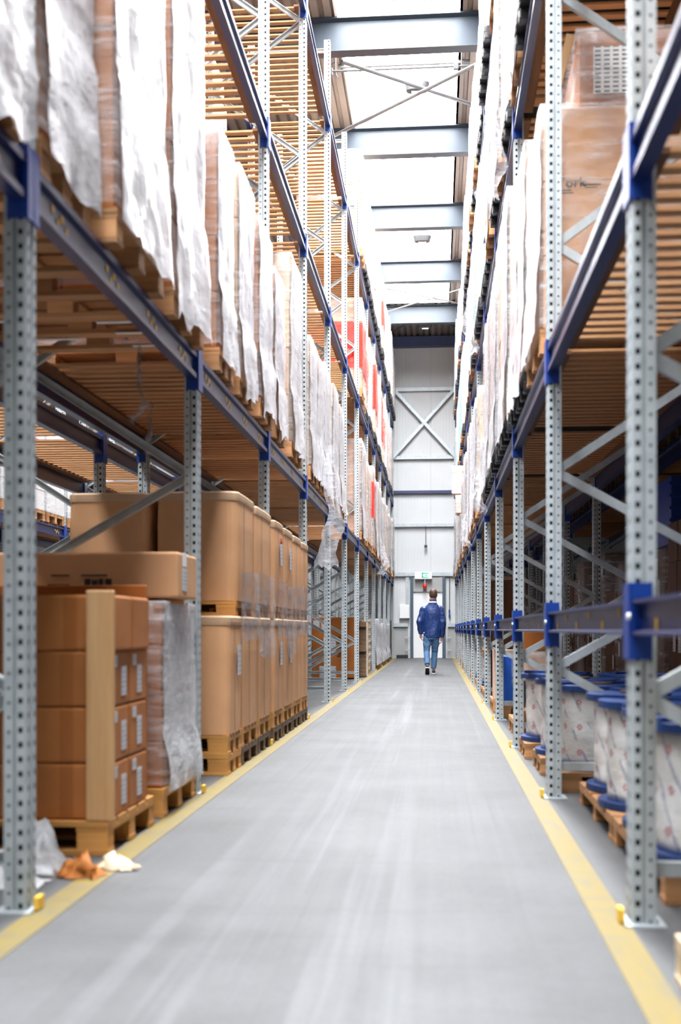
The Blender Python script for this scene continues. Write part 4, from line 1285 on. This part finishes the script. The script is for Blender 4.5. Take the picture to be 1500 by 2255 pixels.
# third right bay: wooden blocks, black crate, carton column
pallet(1, .70, 10.3, .80, .003, 'wooden pallet beside the fourth right upright, under the black crate', kind='euro')
pallet(1, .72, 9.62, .56, .003, 'short pine pallet beside the third right upright', kind='pine', h=.16)
bx = thing('black_crate', 'black crate with a grey rail under it, behind the third right upright', 'crate', (.74, 10.42, .15), 0)
cb = MB().box(0, 1.0, 0, .6, 0, .03)
for a in ((0, 1.0, 0, .03), (0, 1.0, .57, .6), (0, .03, .03, .57), (.97, 1.0, .03, .57)): cb.box(*a, .03, .34)
ob('crate_body', cb.mesh('crate_body', M['black']), bx)
ob('crate_rim', MB().box(-.015, 1.015, -.015, .0, .30, .34).box(-.015, 1.015, .6, .615, .30, .34).box(-.015, 0, 0, .6, .30, .34).mesh('crate_rim', M['blackplastic']), bx)
load(1, .745, 10.44, .56, .495, .26, 'beige carton with white printed film standing on the black crate', d=.40, grid=(1, 1, 1), mat='carton_pink', wrap='film_thin')
load(1, .75, 10.5, .50, .774, .26, 'orange-brown carton lying on top of the beige one above the black crate', d=.30, grid=(1, 1, 1), mat='carton_orange', wrap=None)
load(1, .70, 15.18, .62, .15, 1.47, 'tall dark brown carton standing behind the fifth right upright', d=.42, grid=(1, 1, 1), mat='carton_dark', wrap=None)
pallet(1, .69, 15.12, .76, .003, 'wooden pallet under the tall dark brown carton', kind='euro')
o = ob('wooden_block_pile', MB().box(0, .30, 0, .34, 0, .12).mesh('wooden_block', M['pine'], bevel=.008), None, (.70, 9.60, .170)); tag(o, 'squared pine timber block on the short pine pallet', 'block'); o.name = 'wooden_block'
# fourth right bay
pallet(1, .68, 12.5, .80, .003, 'wooden pallet under the blue covered load', kind='euro')
load(1, .69, 12.56, .62, .15, .52, 'blue tarpaulin covered load behind the fourth right upright', d=.45, grid=(1, 1, 1), mat='bluetarp', wrap=None)
load(1, .66, 13.36, .20, .15, .58, 'narrow pink-beige carton column beside the blue covered load', d=.6, grid=(1, 1, 1), mat='carton_pink', wrap=None)
pallet(1, .66, 13.34, .76, .003, 'wooden pallet beside the blue covered load, under the narrow column', kind='euro')
for k in range(4, 8):
    for i in range(3):
        if k == 4 and i == 0: continue
        y = PY(k) + .52 + i * .86
        reel(.96, y, PZ + .003, f'white printed cable reel, {SLOT[i]} one on the floor, {bayname(k)}, right rack', topw=(k + i) % 3 == 0, rot=k + i)
        pallet(1, .68, y - .30, .60, .002, f'short wooden pallet under {SLOT[i]} reel on the floor, {bayname(k)}, right rack', d=1.0, h=PZ, kind='euro', blocks=3, group='small reel pallets far down the right floor')
for k in range(8, 12):
    for i in range(3):
        y = PY(k) + .16 + i * .9
        pallet(1, .67, y, .8, .003, f'wooden pallet under {SLOT[i]} pale load on floor, {bayname(k)}, right rack', kind='euro', blocks=3, group='floor pallets far down the right rack')
        load(1, .68, y + .01, .78, .15, .62 + R.uniform(-.1, .1), f'low pale wrapped load, {SLOT[i]} on floor, {bayname(k)}, right rack', d=1.1, grid=(1, 2, 2), mat='carton_pale' if i else 'carton_white', wrap='film', group='pale loads far down the right floor')

# ================================================================ THE WALKING PERSON
def person():
    r = thing('person', 'person in blue jacket and jeans walking away down the aisle, hands hanging', 'person', (-.093, 24.42, 0), 0)
    def ring(cx, cy, z, rx, ry, n=20, tilt=0.0, wob=0.0, sd=0):
        out = []
        for k in range(n):
            a = 2 * PI * k / n
            s = 1 + wob * fbm(math.cos(a) * 2.2 + sd, math.sin(a) * 2.2, z * 9, 1)
            out.append((cx + rx * s * math.cos(a), cy + ry * s * math.sin(a) + tilt * math.cos(a), z))
        return out
    def limb(m, pts, n=16, wob=0.0, sd=0):
        """pts: (x, y, z, r)"""
        P = [Vector(p[:3]) for p in pts]; rings = []
        for i, p in enumerate(P):
            d = (P[min(i + 1, len(P) - 1)] - P[max(i - 1, 0)]).normalized()
            a = d.cross(Vector((0, 1, 0))).normalized(); c = a.cross(d).normalized()
            rg = []
            for k in range(n):
                t_ = 2 * PI * k / n
                rr_ = pts[i][3] * (1 + wob * fbm(math.cos(t_) * 2 + sd, math.sin(t_) * 2, p.z * 13))
                rg.append(p + (a * math.cos(t_) + c * math.sin(t_)) * rr_)
            rings.append(rg)
        m.loft(rings)
    def dense(pts, k=5):
        out = []
        for i in range(len(pts) - 1):
            for q in range(k):
                t_ = q / k
                out.append(tuple(a + (b - a) * t_ for a, b in zip(pts[i], pts[i + 1])))
        out.append(pts[-1])
        return out
    def remesh(o, vox, it=6):
        md = o.modifiers.new('remesh', 'REMESH'); md.mode = 'VOXEL'; md.voxel_size = vox; md.use_smooth_shade = True
        sm = o.modifiers.new('smooth', 'SMOOTH'); sm.factor = .5; sm.iterations = it
    skin = simple('skin', (.45, .24, .17), .5, 0, .05, 8)
    # joints (x to the person's right, y away from the camera, z up)
    shL, elL, wrL = (-.172, .01, 1.395), (-.252, -.03, 1.12), (-.228, .03, .865)
    shR, elR, wrR = (.192, .01, 1.40), (.252, .0, 1.12), (.222, .07, .80)
    hipL, knL, anL = (-.085, 0, .86), (-.100, -.03, .48), (-.085, -.27, .185)
    hipR, knR, anR = (.085, 0, .86), (.068, .12, .48), (.045, .10, .09)
    # ---- body: one continuous figure
    m = MB()
    m.loft([ring(.012, .0, z, rx, ry) for z, rx, ry in ((.80, .15, .10), (.95, .155, .105), (1.15, .15, .10), (1.32, .17, .105), (1.42, .16, .09), (1.49, .085, .075), (1.53, .058, .062), (1.585, .056, .062), (1.62, .06, .07))])
    hx = .04
    m.loft([ring(hx, .012 + dy, z, rx, ry) for z, rx, ry, dy in ((1.575, .04, .05, .01), (1.60, .062, .078, .012), (1.645, .072, .092, .01), (1.70, .078, .099, 0), (1.75, .077, .098, -.004), (1.79, .060, .078, -.006), (1.812, .02, .03, -.008))])
    for sx in (-1, 1):                                  # ears
        m.loft([ring(hx + sx * .079, -.008, z, rx, ry, 10) for z, rx, ry in ((1.655, .006, .010), (1.675, .011, .020), (1.70, .012, .024), (1.718, .007, .014))])
    m.loft([ring(hx, .110, z, rx, ry, 10) for z, rx, ry in ((1.655, .016, .018), (1.665, .017, .022), (1.69, .010, .012), (1.715, .007, .008))])   # nose
    m.loft([ring(hx, .090, z, .028, .014, 10) for z in (1.622, 1.630, 1.638)])                          # lips
    for a in (-.031, .031): m.loft([ring(hx + a, .080, z, .018, .014, 10) for z in (1.698, 1.705, 1.712)])  # eyelids
    for sh, el, wr in ((shL, elL, wrL), (shR, elR, wrR)):
        limb(m, dense([(*sh, .052), (*el, .042), (*wr, .028)]))
    for hp, kn, an in ((hipL, knL, anL), (hipR, knR, anR)):
        limb(m, dense([(*hp, .078), (*kn, .052), (kn[0] * .5 + an[0] * .5, kn[1] * .6 + an[1] * .4 - .012, kn[2] * .55 + an[2] * .45, .052), (*an, .036)]))
    # hands: palm, four fingers of unequal length curled, thumb from the side of the palm
    for s, wr in ((-1, wrL), (1, wrR)):
        w_ = Vector(wr)
        pm = [w_ + Vector((0, .004, -.01)), w_ + Vector((-s * .004, .012, -.05)), w_ + Vector((-s * .008, .020, -.088))]
        limb(m, [(*pm[0], .026), (*pm[1], .033), (*pm[2], .030)])
        for f in range(4):
            yy = -.030 + f * .019
            L = (.062, .074, .078, .068)[f]
            b0 = pm[2] + Vector((0, yy + .002, .006))
            b1 = b0 + Vector((-s * .006, .004, -L * .45)); b2 = b1 + Vector((-s * .022, .004, -L * .28)); b3 = b2 + Vector((-s * .024, 0, -L * .05))
            limb(m, dense([(*b0, .0095), (*b1, .0088), (*b2, .008), (*b3, .0068)], 3), 10)
        t0 = pm[0] + Vector((-s * .004, .028, -.022)); t1 = t0 + Vector((-s * .012, .026, -.03)); t2 = t1 + Vector((-s * .014, .008, -.028))
        limb(m, dense([(*t0, .012), (*t1, .011), (*t2, .0085)], 3), 10)
    o = ob('body', m.mesh('body', skin), r)
    remesh(o, .0065, 3)
    # ---- hair
    hair = simple('brown_hair', (.06, .03, .018), .6, 0, .5, 40)
    m = MB(); rings = []
    for z, rx, ry, dy in ((1.635, .055, .05, -.028), (1.66, .072, .068, -.028), (1.69, .082, .094, -.012), (1.73, .087, .106, -.006), (1.77, .083, .102, -.006), (1.80, .066, .084, -.006), (1.825, .034, .048, -.006), (1.832, .01, .015, -.006)):
        rings.append([(x + .004 * fbm(x * 60, y * 60, z * 60), y + .006 * fbm(y * 70, z * 60, x * 50) - (0 if y < .05 else max(0, (1.76 - z)) * .9), z + .004 * fbm(x * 80, z * 30, 1)) for x, y, z in ring(hx, dy, z, rx, ry, 36)])
    m.loft(rings)
    ob('hair', m.mesh('hair', hair, smooth=True), r)
    # ---- shirt collar
    ob('shirt_collar', MB().loft([ring(.03, .0, z, rx, ry) for z, rx, ry in ((1.50, .078, .072), (1.570, .066, .066), (1.590, .062, .064))], cap=False).mesh('shirt_collar', M['paper'], smooth=True), r)
    # ---- jacket
    jm, t, p = newmat('blue_jacket_cloth')
    n = noi(t, ocoord(t, (9, 9, 5), False), 1.0, 4, .6)
    t.links.new(ramp(t, n, [(.3, (.006, .022, .10)), (.7, (.011, .040, .17))]), p.inputs['Base Color'])
    p.inputs['Roughness'].default_value = .45
    bump(t, p, noi(t, ocoord(t, (11, 11, 7), False, (0, .5, 0)), 1.0, 3), .9, .03)
    m = MB()
    prof = [(.775, .178, .125), (.80, .183, .130), (.84, .182, .132), (.95, .183, .128), (1.08, .183, .125), (1.20, .188, .125), (1.30, .192, .124), (1.38, .188, .116), (1.43, .170, .104), (1.475, .125, .092), (1.505, .098, .084), (1.535, .084, .080), (1.598, .078, .076)]
    m.loft([ring(.012 + (.0 if z < 1.4 else (z - 1.4) * .12), .0, z + .0, rx, ry, 36, 0, .07, 2) for z, rx, ry in prof])
    for (sh, el, wr), sd in (((shL, elL, wrL), 1), ((shR, elR, wrR), 5)):
        limb(m, dense([(sh[0] * .82, sh[1], sh[2] + .0, .070), (*sh, .070), (sh[0] * .5 + el[0] * .5, sh[1], 1.26, .070), (*el, .066), (el[0] * .45 + wr[0] * .55, el[1] * .4 + wr[1] * .6, el[2] * .45 + wr[2] * .55, .060), (wr[0], wr[1], wr[2] - .005, .048)], 6), 20, .22, sd)
    o = ob('jacket', m.mesh('jacket', jm), r); remesh(o, .010, 4)
    back = [PI * (1.12 + .76 * k / 14) for k in range(15)]
    ob('collar_patch', MB().loft([[(.022 + rx * math.cos(a), ry * math.sin(a), z) for a in back] for z, rx, ry in ((1.530, .095, .091), (1.558, .090, .087))], cap=False, closed=False).mesh('collar_patch', M['paper']), r)
    # ---- jeans
    qm, t, p = newmat('washed_denim')
    n = noi(t, ocoord(t, (6, 6, 4), False), 1.0, 4, .6)
    t.links.new(ramp(t, n, [(.3, (.03, .09, .19)), (.7, (.08, .17, .31))]), p.inputs['Base Color'])
    p.inputs['Roughness'].default_value = .75
    bump(t, p, noi(t, ocoord(t, (14, 14, 22), False), 1.0, 3), .6, .02)
    m = MB()
    m.loft([ring(.0, .0, z, rx, ry, 24) for z, rx, ry in ((.74, .150, .112), (.80, .166, .122), (.88, .160, .118), (.95, .150, .108))])
    for (hp, kn, an), sd in (((hipL, knL, anL), 2), ((hipR, knR, anR), 7)):
        limb(m, dense([(hp[0], hp[1], .80, .094), (hp[0] * .5 + kn[0] * .5, hp[1] * .5 + kn[1] * .5, .64, .086), (*kn, .068), (kn[0] * .45 + an[0] * .55, kn[1] * .55 + an[1] * .45 - .012, kn[2] * .5 + an[2] * .5, .065), (an[0], an[1], an[2] + .03, .055)], 6), 20, .14, sd)
    o = ob('jeans', m.mesh('jeans', qm), r); remesh(o, .009, 4)
    # ---- shoes: the trailing foot stands on its toes, sole towards the camera
    def shoe(name, loc, pitch):
        e = ob('shoe', None, r, loc, (pitch, 0, 0))
        bpy.data.objects.remove(e)
        up = MB(); so = MB()
        rows = [(-.055, .030, .062), (-.03, .038, .085), (.02, .040, .088), (.08, .042, .066), (.14, .044, .052), (.19, .038, .044), (.225, .018, .034)]
        rings = []
        for y, hw, ht in rows:
            rings.append([(hw * math.cos(a), y, .022 + max(0, math.sin(a)) * (ht - .012) + min(0, math.sin(a)) * .004) for a in [2 * PI * k / 16 for k in range(16)]])
        up.loft(rings)
        rings = []
        for z in (0, .026):
            rings.append([(x, y, z) for x, y in [(hw * 1.10, y) for y, hw, _ in rows] + [(-hw * 1.10, y) for y, hw, _ in reversed(rows)]])
        so.loft(rings)
        rt = (pitch, 0, 0)
        s = ob('shoe', up.mesh('shoe', M['black'], smooth=True), r, loc, rt)
        ob('sole', so.mesh('sole', M['white'], bevel=.004), s)
        ob('outsole', MB().loft([[(x * .96, y, z) for x, y in [(hw * 1.08, y) for y, hw, _ in rows] + [(-hw * 1.08, y) for y, hw, _ in reversed(rows)]] for z in (-.006, 0)]).mesh('outsole', M['ink']), s)
    shoe('trailing', (-.085, -.305, .117), -.62)
    shoe('leading', (.048, .075, .008), 0)
    # small details on the jacket
    ob('hem_tag', MB().box(-.165, -.150, -.128, -.120, .88, .905).mesh('hem_tag', M['white']), r)
    return r
person()
